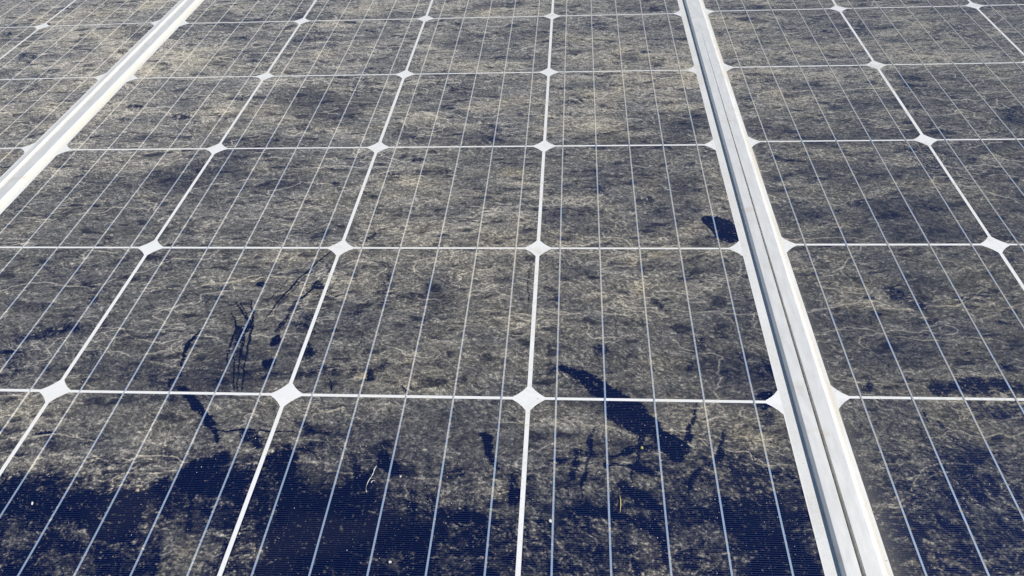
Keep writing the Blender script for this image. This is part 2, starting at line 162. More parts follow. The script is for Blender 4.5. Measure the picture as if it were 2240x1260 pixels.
c 0.85 0.3 1692 1601 1699 1597 1712 1614 1732 1638 1754 1665 1775 1690 1796 1715 1818 1741 1840 1767 1862 1791 1885 1813 1907 1835 1930 1853 1955 1865 1987 1867 2023 1862 2057 1855 2080 1850 2082 1855 2079 1861 2056 1867 2022 1877 1984 1884 1951 1883 1923 1872 1899 1854 1875 1833 1852 1811 1828 1789 1805 1766 1782 1742 1760 1717 1739 1689 1719 1658 1702 1631 1690 1612
c 0.7 0.3 1750 1646 1755 1643 1767 1657 1784 1677 1804 1698 1822 1717 1840 1733 1860 1749 1878 1763 1891 1773 1891 1779 1887 1783 1873 1776 1854 1765 1833 1751 1813 1735 1795 1715 1776 1691 1760 1669 1749 1654
c 0.6 0.3 1276 1180 1271 1181 1201 987 1203 981 1207 980 1279 1173
c 0.6 0.3 1663 1236 1651 1239 1643 1218 1631 1188 1618 1153 1604 1120 1587 1083 1568 1044 1551 1008 1539 983 1542 974 1548 972 1561 995 1580 1029 1600 1068 1618 1103 1633 1136 1648 1169 1660 1199 1668 1220
c 0.6 0.4 1930 1437 1923 1442 1898 1420 1863 1389 1824 1355 1790 1323 1761 1301 1734 1283 1707 1258 1683 1218 1660 1153 1640 1072 1623 996 1611 944 1614 937 1618 937 1632 988 1651 1062 1674 1140 1697 1201 1721 1236 1746 1257 1773 1275 1803 1298 1836 1331 1873 1368 1907 1403 1931 1427
c 0.6 0.4 1781 1037 1777 1041 1760 1034 1736 1023 1710 1010 1686 997 1665 982 1644 966 1626 951 1613 941 1614 936 1618 933 1631 941 1651 953 1673 966 1694 979 1717 993 1742 1008 1765 1021 1781 1031
c 0.85 1 1556 1115 1557 1093 1550 1075 1536 1066 1519 1065 1500 1075 1484 1092 1475 1114 1473 1136 1480 1154 1494 1164 1512 1164 1531 1154 1546 1136
c 0.7 1 1109 1128 1110 1112 1102 1098 1085 1087 1064 1082 1043 1084 1025 1092 1015 1105 1014 1121 1022 1135 1039 1146 1060 1151 1081 1149 1099 1141
c 0.55 1.5 1220 1278 1222 1260 1213 1243 1196 1230 1173 1225 1150 1228 1131 1238 1119 1254 1117 1273 1126 1290 1143 1303 1166 1308 1189 1305 1209 1295
c 0.45 2 770 942 771 919 758 901 734 890 703 890 672 900 646 918 631 940 629 963 642 982 666 992 697 992 729 982 755 964
c 0.5 1.5 840 1095 840 1083 831 1074 815 1068 796 1068 777 1073 761 1083 753 1094 753 1106 762 1116 778 1121 797 1121 817 1116 832 1107
c 0.65 2 1973 809 1970 787 1951 766 1920 749 1882 741 1845 742 1817 752 1802 770 1804 791 1823 813 1855 830 1893 838 1930 837 1959 827
c 0.75 2 2119 938 2117 918 2103 900 2080 887 2051 882 2023 886 2001 898 1990 915 1991 935 2005 954 2029 967 2058 972 2086 968 2108 956
c 0.5 2.5 2098 1074 2093 1021 2078 982 2055 966 2030 976 2007 1008 1991 1059 1984 1117 1989 1172 2005 1212 2027 1229 2053 1219 2077 1184 2093 1133
c 0.6 4 1626 698 1625 664 1605 636 1571 620 1529 620 1487 634 1453 661 1434 696 1434 731 1453 759 1488 775 1531 776 1574 761 1607 733
c 0.7 2.5 1700 382 1703 351 1695 325 1677 311 1654 311 1629 324 1608 349 1595 381 1591 413 1599 439 1617 453 1641 454 1666 440 1687 414
c 0.65 0.5 1354 107 1360 105 1371 118 1387 137 1405 157 1424 172 1443 180 1463 185 1487 189 1517 192 1559 195 1611 197 1660 199 1694 200 1697 211 1689 221 1655 220 1605 218 1553 216 1510 213 1479 211 1454 209 1432 204 1411 194 1391 176 1375 152 1361 129 1352 114
c 0.65 2.5 1595 201 1609 183 1644 185 1694 186 1748 189 1799 193 1843 199 1885 208 1924 216 1959 223 1992 230 2022 236 2047 241 2065 245 2070 264 2056 282 2037 283 2010 285 1977 286 1942 284 1904 277 1865 267 1824 257 1781 247 1733 239 1680 231 1632 224 1598 220
c 0.75 0.4 957 126 961 121 979 117 1004 112 1033 105 1061 97 1092 86 1126 73 1157 61 1178 52 1180 55 1178 59 1156 69 1125 83 1091 98 1059 110 1030 118 1001 123 976 127 959 130
c 0.5 0.4 1051 124 1054 119 1143 91 1144 94 1142 98 1053 127
c 0.92 0.5 788 614 780 615 773 594 762 565 751 532 743 503 737 478 732 455 730 429 732 397 741 356 755 311 768 270 777 241 785 235 790 239 783 267 774 307 766 350 761 385 761 410 765 431 770 452 774 478 779 510 785 546 790 580 793 604
c 0.75 0.8 783 245 777 244 776 226 776 202 774 174 772 149 767 122 761 94 755 69 751 52 775 19 801 20 801 40 801 69 801 102 800 133 798 162 795 192 792 219 790 237
c 0.55 2 684 171 689 136 706 116 727 89 746 63 755 47 762 26 770 -8 776 -44 781 -69 807 -98 830 -90 832 -68 834 -34 832 7 820 54 791 99 758 132 730 156 711 172
c 0.85 1 2145 156 2140 140 2128 130 2112 128 2095 136 2080 150 2071 170 2068 190 2073 207 2085 217 2101 218 2118 211 2133 196 2143 176
c 0.9 0.3 1829 145 1829 140 1834 132 1842 122 1849 111 1856 99 1863 85 1870 67 1876 51 1880 40 1885 37 1888 41 1884 53 1879 70 1872 88 1865 104 1857 118 1847 129 1839 139 1833 145
c 0.9 0.3 2330 103 2328 96 2374 15 2380 14 2381 21 2335 102
c 0.7 0.3 1993 628 1990 627 1961 428 1964 424 1967 425 1995 624
c 0.6 0.3 1907 349 1905 346 1929 260 1933 258 1935 261 1910 347
c 0.6 2 2251 259 2249 242 2236 228 2215 220 2191 219 2167 226 2149 240 2140 257 2142 274 2155 288 2176 297 2201 297 2225 290 2243 276
t 0.9 1.2 2092 192 2092 178 2082 164 2065 154 2044 148 2023 148 2006 155 1997 166 1997 180 2007 194 2024 205 2045 211 2066 210 2083 204
t 0.7 1.5 1849 283 1848 274 1842 268 1831 264 1818 264 1805 267 1796 274 1791 282 1792 290 1798 296 1809 300 1822 300 1835 297 1845 291
t 0.8 1.5 2155 342 2155 332 2151 323 2142 318 2132 318 2123 322 2115 331 2110 342 2110 353 2115 361 2123 366 2133 367 2143 362 2151 353
t 0.8 1.5 2377 307 2375 292 2364 281 2348 274 2328 273 2309 280 2295 291 2288 306 2290 321 2300 333 2317 340 2337 340 2356 334 2370 322
t 0.9 1 1343 431 1349 413 1357 407 1368 399 1384 390 1402 381 1425 374 1453 367 1479 361 1497 357 1501 366 1494 379 1476 384 1450 390 1423 398 1401 406 1385 414 1372 423 1362 431 1354 437
l 0.9 0.3 107 1069 111 1066 142 1067 188 1068 237 1069 278 1069 308 1067 333 1063 358 1060 387 1057 424 1055 465 1054 506 1054 542 1058 570 1066 592 1078 614 1091 643 1102 681 1112 727 1120 773 1128 812 1136 842 1143 867 1148 888 1155 908 1163 923 1175 933 1188 943 1201 957 1211 977 1220 1002 1227 1027 1233 1051 1235 1073 1233 1095 1228 1116 1222 1134 1216 1151 1211 1165 1205 1179 1201 1192 1198 1205 1200 1216 1204 1226 1207 1233 1207 1239 1203 1247 1193 1255 1182 1260 1175 1264 1174 1265 1179 1260 1188 1253 1201 1244 1216 1231 1226 1219 1227 1208 1222 1198 1217 1187 1214 1176 1215 1163 1219 1149 1223 1132 1228 1114 1233 1093 1239 1071 1245 1048 1247 1023 1246 995 1243 969 1237 947 1230 931 1220 920 1208 909 1196 896 1186 878 1176 858 1168 834 1160 805 1152 766 1144 720 1137 674 1129 634 1120 606 1107 584 1092 563 1079 537 1069 502 1065 461 1064 420 1065 383 1067 354 1070 330 1074 304 1078 274 1081 232 1080 184 1078 138 1075 107 1073
l 0.7 0.3 1031 1790 1040 1784 1045 1791 1052 1800 1060 1810 1070 1818 1082 1824 1096 1828 1113 1831 1134 1833 1164 1832 1202 1829 1237 1826 1261 1824 1262 1828 1259 1833 1235 1836 1199 1840 1161 1844 1130 1847 1108 1847 1090 1846 1075 1843 1061 1838 1049 1830 1039 1820 1032 1810 1027 1803
l 0.7 0.3 1232 1770 1236 1767 1253 1781 1277 1802 1304 1824 1328 1843 1348 1856 1368 1867 1386 1877 1401 1887 1412 1898 1419 1909 1424 1919 1427 1925 1424 1937 1417 1941 1413 1935 1408 1927 1400 1918 1390 1909 1376 1899 1359 1888 1340 1875 1319 1860 1296 1839 1271 1814 1248 1791 1231 1775
l 0.5 0.3 1925 744 1930 741 1935 748 1943 757 1951 768 1958 777 1964 785 1969 793 1973 800 1976 805 1975 810 1972 811 1969 807 1964 800 1958 793 1952 786 1945 777 1937 766 1929 757 1924 750
l 0.5 0.3 2025 908 2028 903 2127 895 2128 900 2126 904 2026 913
c 0.945 0.8 4497 1982 4536 2033 4606 2019 4644 2005 4696 1959 4751 1891 4755 1773 4741 1693 4686 1661 4616 1701 4582 1729 4562 1828 4512 1891
c 0.6 1.5 3751 2355 3740 2332 3721 2320 3698 2322 3675 2337 3657 2363 3647 2395 3648 2425 3659 2449 3679 2461 3702 2459 3725 2443 3743 2417 3753 2385
c 0.55 1.5 3904 2276 3899 2263 3887 2253 3870 2247 3852 2247 3836 2253 3825 2263 3821 2276 3826 2289 3838 2299 3855 2305 3873 2305 3889 2299 3900 2289
c 0.7 1 3971 959 3972 944 3982 932 3995 915 4011 898 4027 883 4046 873 4066 865 4085 859 4098 855 4109 864 4108 881 4097 892 4081 908 4064 925 4047 939 4029 949 4010 956 3993 962 3980 967
c 0.8 2.5 3730 447 3723 422 3704 402 3677 391 3648 391 3622 401 3604 420 3598 445 3605 470 3624 490 3651 501 3680 502 3707 491 3724 472
c 0.7 1 4209 2128 4205 2118 4197 2110 4184 2105 4171 2105 4160 2110 4152 2118 4150 2128 4154 2139 4163 2147 4175 2152 4188 2152 4200 2147 4207 2139
c 0.7 1 4199 615 4196 605 4189 597 4179 592 4170 592 4161 596 4156 604 4154 614 4158 624 4164 632 4174 637 4184 637 4192 632 4198 625
c 0.45 2 3430 628 3422 610 3401 598 3373 596 3343 603 3317 619 3300 639 3295 661 3304 679 3324 691 3353 693 3383 686 3409 670 3426 649
c 0.45 2 4059 1207 4050 1190 4029 1177 4000 1169 3968 1169 3939 1176 3920 1189 3914 1206 3922 1223 3943 1236 3973 1244 4005 1244 4034 1237 4053 1224
c 0.4 3 4382 528 4372 494 4354 466 4330 451 4306 450 4286 465 4274 492 4272 527 4282 562 4300 590 4324 606 4348 606 4369 591 4381 563
c 0.55 2 4751 2301 4743 2286 4727 2274 4704 2267 4680 2268 4660 2274 4646 2286 4643 2301 4650 2316 4667 2328 4689 2335 4713 2335 4734 2328 4748 2316
c 0.55 2 4135 2250 4126 2224 4106 2204 4078 2193 4048 2193 4021 2204 4004 2225 3998 2250 4007 2276 4027 2297 4055 2308 4086 2308 4112 2296 4130 2275
c 0.6 0.4 4552 444 4545 432 4558 341 4566 338 4573 349 4560 441
t 0.75 2.5 4193 2475 4185 2431 4164 2395 4136 2372 4105 2367 4077 2382 4059 2412 4052 2453 4060 2497 4080 2534 4109 2558 4140 2563 4168 2548 4187 2516
t 0.75 2.5 4480 1844 4468 1819 4438 1796 4396 1780 4350 1773 4309 1777 4281 1791 4271 1813 4283 1837 4313 1860 4355 1877 4402 1884 4444 1880 4471 1865
t 0.75 2.5 3423 911 3419 901 3407 892 3389 885 3368 882 3349 883 3335 889 3330 897 3334 907 3346 917 3365 924 3386 927 3405 925 3418 920
t 0.75 2.5 4578 981 4571 969 4556 959 4534 951 4510 947 4489 949 4474 956 4470 966 4476 977 4491 988 4513 996 4538 1000 4559 998 4573 991
t 0.75 2.5 4274 965 4268 953 4255 942 4236 935 4215 932 4197 934 4184 941 4180 951 4185 963 4198 973 4217 981 4238 984 4257 982 4269 975
t 0.75 2.5 3944 1399 3940 1376 3927 1356 3909 1344 3890 1341 3872 1348 3859 1364 3855 1386 3859 1410 3871 1430 3889 1442 3909 1445 3927 1438 3940 1421
t 0.75 2.5 4155 1505 4148 1490 4131 1476 4105 1466 4078 1462 4053 1464 4035 1473 4029 1486 4036 1501 4053 1516 4079 1526 4107 1530 4132 1527 4149 1518
t 0.75 2.5 3006 2744 3000 2707 2974 2674 2936 2652 2891 2645 2848 2654 2817 2678 2803 2713 2809 2750 2834 2783 2873 2806 2919 2813 2961 2803 2993 2779
t 0.75 2.5 3561 2529 3556 2506 3541 2485 3519 2472 3494 2468 3471 2475 3454 2490 3448 2512 3452 2536 3467 2556 3489 2570 3515 2574 3538 2567 3555 2551
t 0.75 2.5 4121 728 4115 719 4101 710 4080 703 4056 700 4036 701 4021 705 4016 713 4021 723 4036 732 4057 739 4080 742 4101 741 4116 736
t 0.75 2.5 3978 1081 3973 1048 3960 1021 3941 1004 3920 1001 3901 1012 3888 1036 3883 1067 3887 1100 3901 1128 3920 1145 3941 1148 3960 1136 3974 1112
t 0.75 2.5 4596 2041 4589 2020 4573 2002 4551 1990 4527 1986 4507 1992 4493 2006 4489 2025 4496 2046 4511 2064 4534 2077 4558 2080 4578 2074 4592 2060
t 0.75 2.5 4377 1370 4372 1358 4361 1347 4346 1339 4330 1337 4315 1340 4306 1348 4302 1360 4307 1372 4317 1383 4333 1391 4349 1393 4364 1390 4374 1382
l 0.7 0.3 3380 977 3381 972 3393 969 3409 964 3429 960 3453 960 3485 966 3523 975 3559 985 3584 992 3586 997 3583 1001 3558 996 3522 988 3484 981 3453 976 3429 976 3410 977 3393 979 3382 981
l 0.7 0.3 4074 964 4077 961 4088 970 4102 983 4119 995 4138 1004 4164 1008 4194 1008 4223 1008 4243 1008 4246 1012 4244 1017 4224 1018 4196 1021 4165 1022 4138 1018 4117 1008 4099 993 4085 979 4075 969
l 0.6 0.3 3387 2696 3388 2691 3412 2686 3446 2680 3483 2675 3519 2672 3552 2670 3585 2671 3618 2673 3650 2680 3683 2693 3717 2711 3747 2729 3767 2742 3769 2748 3766 2752 3745 2741 3715 2724 3682 2708 3649 2696 3618 2691 3585 2689 3552 2690 3519 2691 3484 2692 3446 2696 3412 2699 3389 2701
l 0.6 0.3 3691 674 3693 671 3710 673 3735 676 3764 680 3795 681 3832 680 3874 678 3914 675 3941 673 3943 677 3942 681 3915 684 3875 688 3832 692 3795 693 3764 691 3735 686 3710 681 3693 677
l 0.6 0.3 4139 781 4142 777 4158 784 4180 793 4205 803 4225 810 4240 815 4253 818 4263 820 4271 822 4273 826 4271 830 4264 830 4253 829 4240 828 4224 824 4204 815 4179 804 4157 793 4141 785
c 0.6 0.3 3084 2160 3082 2156 3099 1919 3102 1916 3104 1920 3087 2157
c 0.7 0.3 3106 1381 3104 1379 3106 1335 3108 1272 3111 1204 3114 1142 3118 1084 3123 1024 3127 973 3130 937 3133 935 3135 938 3133 973 3129 1025 3124 1084 3120 1142 3117 1204 3114 1272 3111 1335 3109 1379
c 0.8 3 5700 148 5836 220 5992 241 6165 209 6329 160 6297 83 5873 79 5690 79
c 0.6 4 5737 37 6279 41 6225 -91 6011 -160 5858 -132 5743 -54
c 0.6 2.5 5240 -761 5295 -687 5360 -596 5444 -506 5560 -460 5728 -461 5883 -519 5970 -706 5768 -1195 5270 -1212 5304 -1015 5261 -920 5231 -845
c 0.9 3 5115 -843 5112 -866 5125 -879 5142 -896 5161 -915 5177 -935 5192 -957 5207 -980 5219 -1003 5228 -1024 5233 -1043 5236 -1063 5238 -1086 5239 -1111 5239 -1139 5238 -1170 5236 -1198 5234 -1218 5257 -1232 5287 -1207 5292 -1186 5301 -1156 5309 -1120 5315 -1086 5319 -1056 5321 -1025 5320 -993 5312 -961 5297 -933 5276 -909 5253 -888 5230 -870 5204 -856 5177 -845 5152 -837 5135 -831
c 0.9 3 5389 -754 5380 -778 5387 -796 5397 -822 5410 -850 5424 -876 5441 -900 5460 -924 5480 -944 5498 -960 5517 -970 5536 -975 5554 -978 5566 -981 5580 -975 5585 -960 5583 -947 5580 -928 5574 -906 5564 -886 5547 -867 5526 -848 5503 -830 5483 -813 5463 -795 5442 -776 5423 -759 5410 -748
c 0.85 3 5613 -519 5604 -536 5610 -564 5619 -604 5629 -647 5638 -685 5644 -718 5650 -749 5658 -781 5671 -813 5689 -845 5711 -877 5734 -907 5756 -933 5778 -957 5800 -977 5819 -994 5832 -1005 5873 -985 5888 -941 5875 -929 5856 -913 5836 -894 5817 -871 5799 -844 5781 -811 5763 -777 5747 -745 5733 -719 5721 -694 5709 -667 5695 -639 5677 -607 5658 -571 5640 -539 5627 -517
c 0.95 1.5 5254 -1174 5267 -1183 5284 -1175 5308 -1163 5333 -1153 5354 -1147 5375 -1147 5399 -1149 5421 -1154 5439 -1160 5452 -1169 5463 -1182 5472 -1196 5479 -1206 5499 -1201 5509 -1181 5504 -1169 5498 -1152 5487 -1133 5470 -1117 5448 -1108 5422 -1102 5393 -1099 5364 -1102 5334 -1112 5304 -1128 5279 -1143 5263 -1153
c 0.7 2.5 5073 -970 5070 -985 5077 -995 5087 -1009 5098 -1025 5108 -1040 5119 -1057 5133 -1077 5146 -1097 5154 -1110 5167 -1109 5175 -1095 5171 -1078 5165 -1053 5157 -1026 5146 -1003 5131 -987 5113 -976 5097 -969 5086 -964
c 0.75 0.6 5644 -123 5638 -136 5644 -160 5653 -194 5663 -230 5674 -259 5685 -283 5699 -303 5710 -319 5719 -330 5728 -327 5733 -316 5728 -301 5722 -280 5714 -255 5705 -231 5693 -203 5679 -171 5665 -141 5655 -121
c 0.8 0.4 5577 -5 5573 -10 5573 -22 5573 -40 5572 -59 5573 -78 5574 -97 5576 -117 5579 -135 5580 -148 5584 -149 5588 -144 5588 -130 5589 -110 5589 -89 5589 -69 5587 -51 5585 -33 5583 -17 5581 -5
c 0.6 0.4 5520 -168 5517 -174 5527 -246 5534 -246 5540 -237 5524 -168
c 0.6 0.3 5432 445 5431 440 5438 426 5449 406 5462 384 5473 364 5485 344 5498 323 5509 305 5517 292 5521 293 5523 299 5516 312 5505 331 5493 353 5481 373 5469 393 5456 414 5444 433 5436 446
c 0.5 0.3 5561 289 5560 284 5604 204 5608 205 5610 211 5564 290
c 0.5 0.3 5312 752 5310 747 5355 604 5359 605 5361 611 5315 752
c 0.5 0.4 6016 -337 6008 -342 5978 -414 5935 -514 5890 -619 5848 -709 5810 -782 5772 -847 5736 -908 5705 -965 5678 -1022 5655 -1077 5635 -1123 5622 -1155 5625 -1159 5632 -1155 5645 -1123 5665 -1077 5688 -1023 5715 -967 5745 -910 5780 -850 5818 -783 5856 -710 5898 -620 5945 -514 5988 -414 6019 -343
c 0.6 0.4 5920 -487 5915 -486 5878 -523 5877 -529 5883 -529 5919 -493
c 0.6 1 5262 113 5340 193 5372 162 5333 97
c 0.85 0.8 5958 -602 5953 -611 5946 -618 5939 -622 5932 -622 5927 -618 5926 -612 5927 -603 5932 -595 5939 -588 5947 -584 5954 -584 5958 -587 5960 -594
c 0.6 0.8 5178 -503 5174 -511 5169 -517 5162 -520 5156 -520 5152 -517 5150 -511 5150 -504 5154 -496 5159 -490 5165 -487 5172 -487 5176 -490 5178 -496
c 0.55 1.2 6055 451 6046 440 6030 434 6011 434 5993 439 5978 448 5971 461 5972 473 5982 483 5998 490 6017 490 6035 485 6050 476 6057 463
c 0.6 1.2 6299 333 6287 320 6267 311 6244 309 6222 314 6205 324 6196 338 6198 353 6210 367 6229 375 6253 378 6275 373 6293 362 6301 348
d 0.7 3 5792 -796 5778 -818 5756 -837 5731 -847 5708 -848 5690 -839 5682 -821 5685 -799 5699 -777 5721 -758 5746 -747 5770 -746 5787 -756 5795 -774
d 0.6 2 5675 -869 5667 -882 5654 -893 5639 -899 5625 -900 5615 -894 5610 -884 5612 -871 5620 -858 5632 -847 5647 -841 5661 -840 5672 -846 5677 -856
l 0.9 0.3 5240 -757 5244 -756 5249 -749 5255 -739 5263 -728 5272 -718 5284 -709 5299 -700 5314 -689 5329 -675 5339 -657 5346 -638 5353 -618 5364 -599 5382 -576 5404 -551 5427 -526 5447 -508 5461 -496 5473 -490 5485 -485 5498 -481 5513 -475 5528 -470 5544 -466 5560 -463 5578 -459 5599 -456 5617 -453 5630 -451 5633 -447 5632 -444 5620 -445 5601 -446 5581 -448 5562 -451 5546 -455 5529 -460 5514 -465 5499 -471 5486 -475 5473 -479 5460 -486 5443 -498 5422 -518 5399 -543 5375 -569 5357 -594 5345 -616 5337 -637 5331 -655 5324 -670 5312 -682 5297 -691 5282 -700 5268 -710 5258 -723 5249 -735 5243 -746 5239 -753
l 0.4 0.4 5629 -447 5630 -452 5647 -454 5671 -457 5698 -461 5724 -467 5753 -475 5785 -486 5813 -496 5833 -503 5838 -500 5838 -495 5819 -487 5791 -474 5761 -462 5732 -452 5704 -447 5676 -445 5651 -444 5633 -443
l 0.5 0.3 5412 -604 5416 -604 5424 -595 5436 -582 5449 -568 5464 -556 5482 -547 5504 -538 5525 -530 5539 -525 5542 -521 5540 -518 5525 -523 5505 -529 5482 -537 5462 -547 5446 -560 5431 -576 5420 -590 5412 -599
l 0.9 0.3 5530 -264 5531 -267 5549 -268 5574 -269 5602 -268 5626 -264 5645 -254 5661 -241 5674 -228 5688 -220 5705 -215 5723 -212 5741 -212 5757 -214 5770 -220 5780 -229 5791 -239 5803 -247 5819 -252 5836 -256 5853 -259 5869 -260 5883 -258 5896 -255 5909 -250 5922 -246 5935 -241 5948 -235 5960 -230 5972 -229 5983 -234 5994 -244 6008 -254 6026 -256 6051 -246 6079 -230 6106 -212 6124 -200 6127 -194 6124 -191 6105 -202 6079 -219 6052 -234 6030 -242 6016 -240 6003 -232 5991 -222 5978 -216 5963 -217 5950 -222 5936 -228 5923 -233 5910 -238 5898 -244 5885 -250 5872 -252 5856 -251 5840 -248 5823 -243 5809 -238 5797 -230 5786 -220 5776 -211 5762 -205 5745 -202 5727 -201 5707 -203 5689 -208 5672 -219 5657 -232 5643 -245 5627 -254 5605 -258 5577 -260 5551 -261 5533 -261
l 0.6 0.3 5944 740 5940 735 5939 716 5937 688 5933 660 5926 637 5914 618 5897 599 5879 581 5867 569 5865 563 5869 562 5881 573 5900 590 5919 611 5935 634 5942 662 5946 693 5947 720 5948 739
l 0.6 0.3 6021 -129 6023 -131 6035 -127 6053 -120 6072 -113 6090 -108 6107 -104 6125 -101 6141 -98 6153 -97 6156 -93 6155 -89 6144 -90 6129 -91 6111 -93 6093 -97 6074 -103 6054 -111 6036 -119 6024 -124
c 0.65 2 5693 1136 5689 1115 5695 1092 5705 1059 5717 1024 5730 993 5747 967 5767 942 5788 920 5809 901 5832 888 5855 880 5875 876 5889 873 5901 881 5905 898 5899 914 5890 937 5880 964 5868 989 5855 1016 5840 1047 5822 1076 5802 1101 5778 1118 5750 1130 5725 1139 5707 1145
c 0.6 1.5 6038 1019 6038 1008 6065 1002 6102 994 6144 985 6183 979 6217 975 6250 972 6282 972 6313 977 6344 990 6373 1008 6397 1027 6413 1039 6422 1056 6417 1066 6401 1062 6380 1056 6356 1051 6331 1045 6303 1039 6269 1031 6234 1024 6198 1020 6158 1020 6114 1022 6074 1026 6046 1028
c 0.7 0.6 6226 2168 6225 2156 6241 2149 6264 2138 6290 2127 6316 2118 6346 2112 6379 2108 6410 2106 6431 2104 6437 2111 6437 2120 6418 2128 6391 2139 6361 2151 6333 2161 6306 2167 6277 2172 6252 2175 6234 2178
c 0.6 1 6417 753 6407 743 6389 737 6366 736 6345 741 6327 751 6318 763 6318 776 6329 786 6347 792 6369 793 6391 788 6409 778 6418 766
c 0.5 1.5 6137 1966 6123 1953 6097 1948 6063 1952 6028 1964 5999 1982 5982 2003 5980 2021 5994 2034 6021 2039 6056 2035 6091 2023 6119 2005 6136 1984
c 0.55 2 5852 2210 5837 2186 5807 2167 5768 2156 5728 2156 5695 2167 5674 2186 5671 2210 5686 2234 5716 2254 5755 2264 5796 2264 5830 2253 5850 2234
c 0.5 2 5317 1513 5304 1490 5274 1466 5232 1446 5186 1433 5146 1430 5120 1438 5111 1455 5123 1478 5153 1502 5196 1523 5242 1536 5282 1539 5309 1531
c 0.5 1.5 5508 1907 5496 1896 5470 1891 5435 1894 5398 1904 5367 1919 5347 1935 5343 1951 5355 1962 5381 1967 5417 1964 5453 1954 5485 1940 5504 1923
c 0.5 2 5532 2542 5521 2527 5496 2515 5463 2508 5428 2508 5398 2516 5379 2528 5374 2544 5385 2559 5410 2572 5443 2578 5478 2578 5509 2571 5528 2558
c 0.55 1.5 6755 1419 6745 1409 6729 1404 6709 1404 6691 1410 6676 1421 6669 1434 6671 1447 6681 1458 6697 1463 6717 1463 6735 1456 6750 1445 6757 1432
c 0.5 1.5 5446 2025 5435 2013 5413 2009 5383 2012 5353 2022 5327 2038 5312 2055 5309 2072 5320 2083 5343 2088 5372 2084 5403 2074 5428 2058 5444 2041
c 0.45 1.5 5630 843 5618 829 5594 818 5562 811 5528 811 5498 817 5480 827 5476 841 5487 855 5512 866 5544 873 5579 873 5608 867 5626 856
c 0.5 1.2 6058 467 6048 451 6032 439 6012 432 5993 431 5978 438 5971 450 5972 465 5981 481 5998 493 6018 500 6037 501 6052 494 6059 482
c 0.5 1.5 6271 1582 6260 1572 6238 1564 6209 1559 6178 1559 6152 1563 6136 1571 6132 1582 6142 1592 6164 1600 6193 1605 6224 1605 6251 1601 6267 1592
c 0.65 0.3 5507 864 5504 860 5494 732 5498 730 5502 736 5511 863
t 0.65 2.5 6143 937 6129 913 6106 893 6076 879 6047 875 6023 881 6010 896 6009 918 6022 941 6046 962 6076 976 6105 980 6129 974 6143 958
t 0.65 2.5 6232 1119 6223 1100 6207 1084 6188 1074 6170 1071 6156 1077 6149 1090 6150 1107 6160 1126 6175 1142 6194 1153 6212 1156 6226 1150 6233 1137
t 0.65 2.5 5670 1932 5662 1915 5644 1900 5621 1890 5597 1887 5576 1890 5563 1901 5561 1916 5569 1932 5587 1947 5610 1957 5635 1961 5655 1957 5668 1947
t 0.65 2.5 6624 1957 6615 1935 6601 1916 6588 1904 6576 1903 6568 1911 6566 1928 6570 1949 6579 1972 6593 1991 6607 2003 6619 2005 6627 1996 6629 1979
t 0.65 2.5 6545 2540 6518 2519 6451 2495 6359 2474 6259 2459 6171 2453 6112 2458 6093 2472 6120 2493 6186 2517 6279 2539 6380 2554 6469 2560 6528 2555
t 0.65 2.5 5567 1502 5549 1470 5513 1441 5464 1421 5413 1414 5370 1421 5343 1440 5337 1468 5353 1500 5390 1530 5439 1550 5490 1558 5534 1551 5561 1531
t 0.65 2.5 6058 2383 6051 2370 6038 2359 6022 2351 6005 2349 5991 2352 5983 2360 5982 2372 5988 2385 6001 2396 6018 2404 6035 2407 6049 2404 6057 2395
t 0.65 2.5 5859 324 5850 313 5831 302 5805 294 5778 290 5755 292 5740 297 5737 307 5746 318 5765 329 5791 337 5818 340 5841 339 5856 333
t 0.65 2.5 5437 600 5427 583 5407 568 5380 558 5352 554 5328 557 5313 567 5309 582 5319 599 5339 615 5366 625 5395 630 5419 626 5434 616
l 0.8 0.3 6190 775 6192 771 6204 774 6223 779 6245 785 6269 793 6298 805 6332 819 6364 833 6386 842 6390 849 6389 853 6367 845 6335 833 6301 821 6272 810 6248 801 6226 793 6207 785 6194 780
l 0.7 0.3 6309 1048 6313 1048 6320 1055 6329 1065 6340 1075 6353 1085 6371 1097 6395 1110 6417 1123 6433 1131 6436 1137 6434 1141 6419 1134 6397 1124 6373 1113 6353 1102 6338 1089 6325 1075 6316 1063 6310 1056
l 0.7 0.3 5758 1119 5760 1114 5771 1116 5786 1119 5803 1124 5820 1132 5837 1146 5853 1164 5868 1180 5877 1192 5879 1198 5875 1200 5865 1190 5850 1176 5834 1162 5820 1151 5805 1143 5789 1136 5773 1130 5762 1126
l 0.6 0.3 5672 2193 5677 2190 5684 2197 5694 2207 5706 2218 5722 2227 5748 2236 5781 2245 5813 2253 5835 2258 5840 2266 5838 2272 5816 2269 5785 2263 5752 2257 5725 2249 5706 2237 5691 2224 5681 2211 5674 2203
l 0.5 0.3 5550 1127 5552 1124 5566 1133 5586 1146 5607 1162 5623 1179 5630 1201 5631 1222 5629 1239 5628 1251 5624 1252 5620 1246 5621 1233 5622 1216 5621 1199 5617 1187 5605 1173 5585 1158 5565 1143 5552 1134
c 0.65 3 7460 3845 7592 3859 7793 3925 7830 3784 7628 3519 7492 3522 7462 3724
c 0.55 5 6342 3131 6551 3128 6758 3034 6738 2801 6586 2690 6421 2805
c 0.4 5 6769 4601 7042 4592 7088 4314 6841 4058 6667 4250
c 0.35 5 7887 5618 7822 5497 7728 5403 7623 5354 7527 5358 7458 5415 7428 5515 7446 5639 7509 5763 7604 5863 7714 5916 7814 5911 7884 5849 7910 5744
c 0.4 4 6775 5602 6748 5569 6701 5557 6643 5568 6585 5600 6538 5648 6512 5701 6512 5750 6538 5785 6586 5798 6645 5786 6704 5752 6750 5704 6775 5650
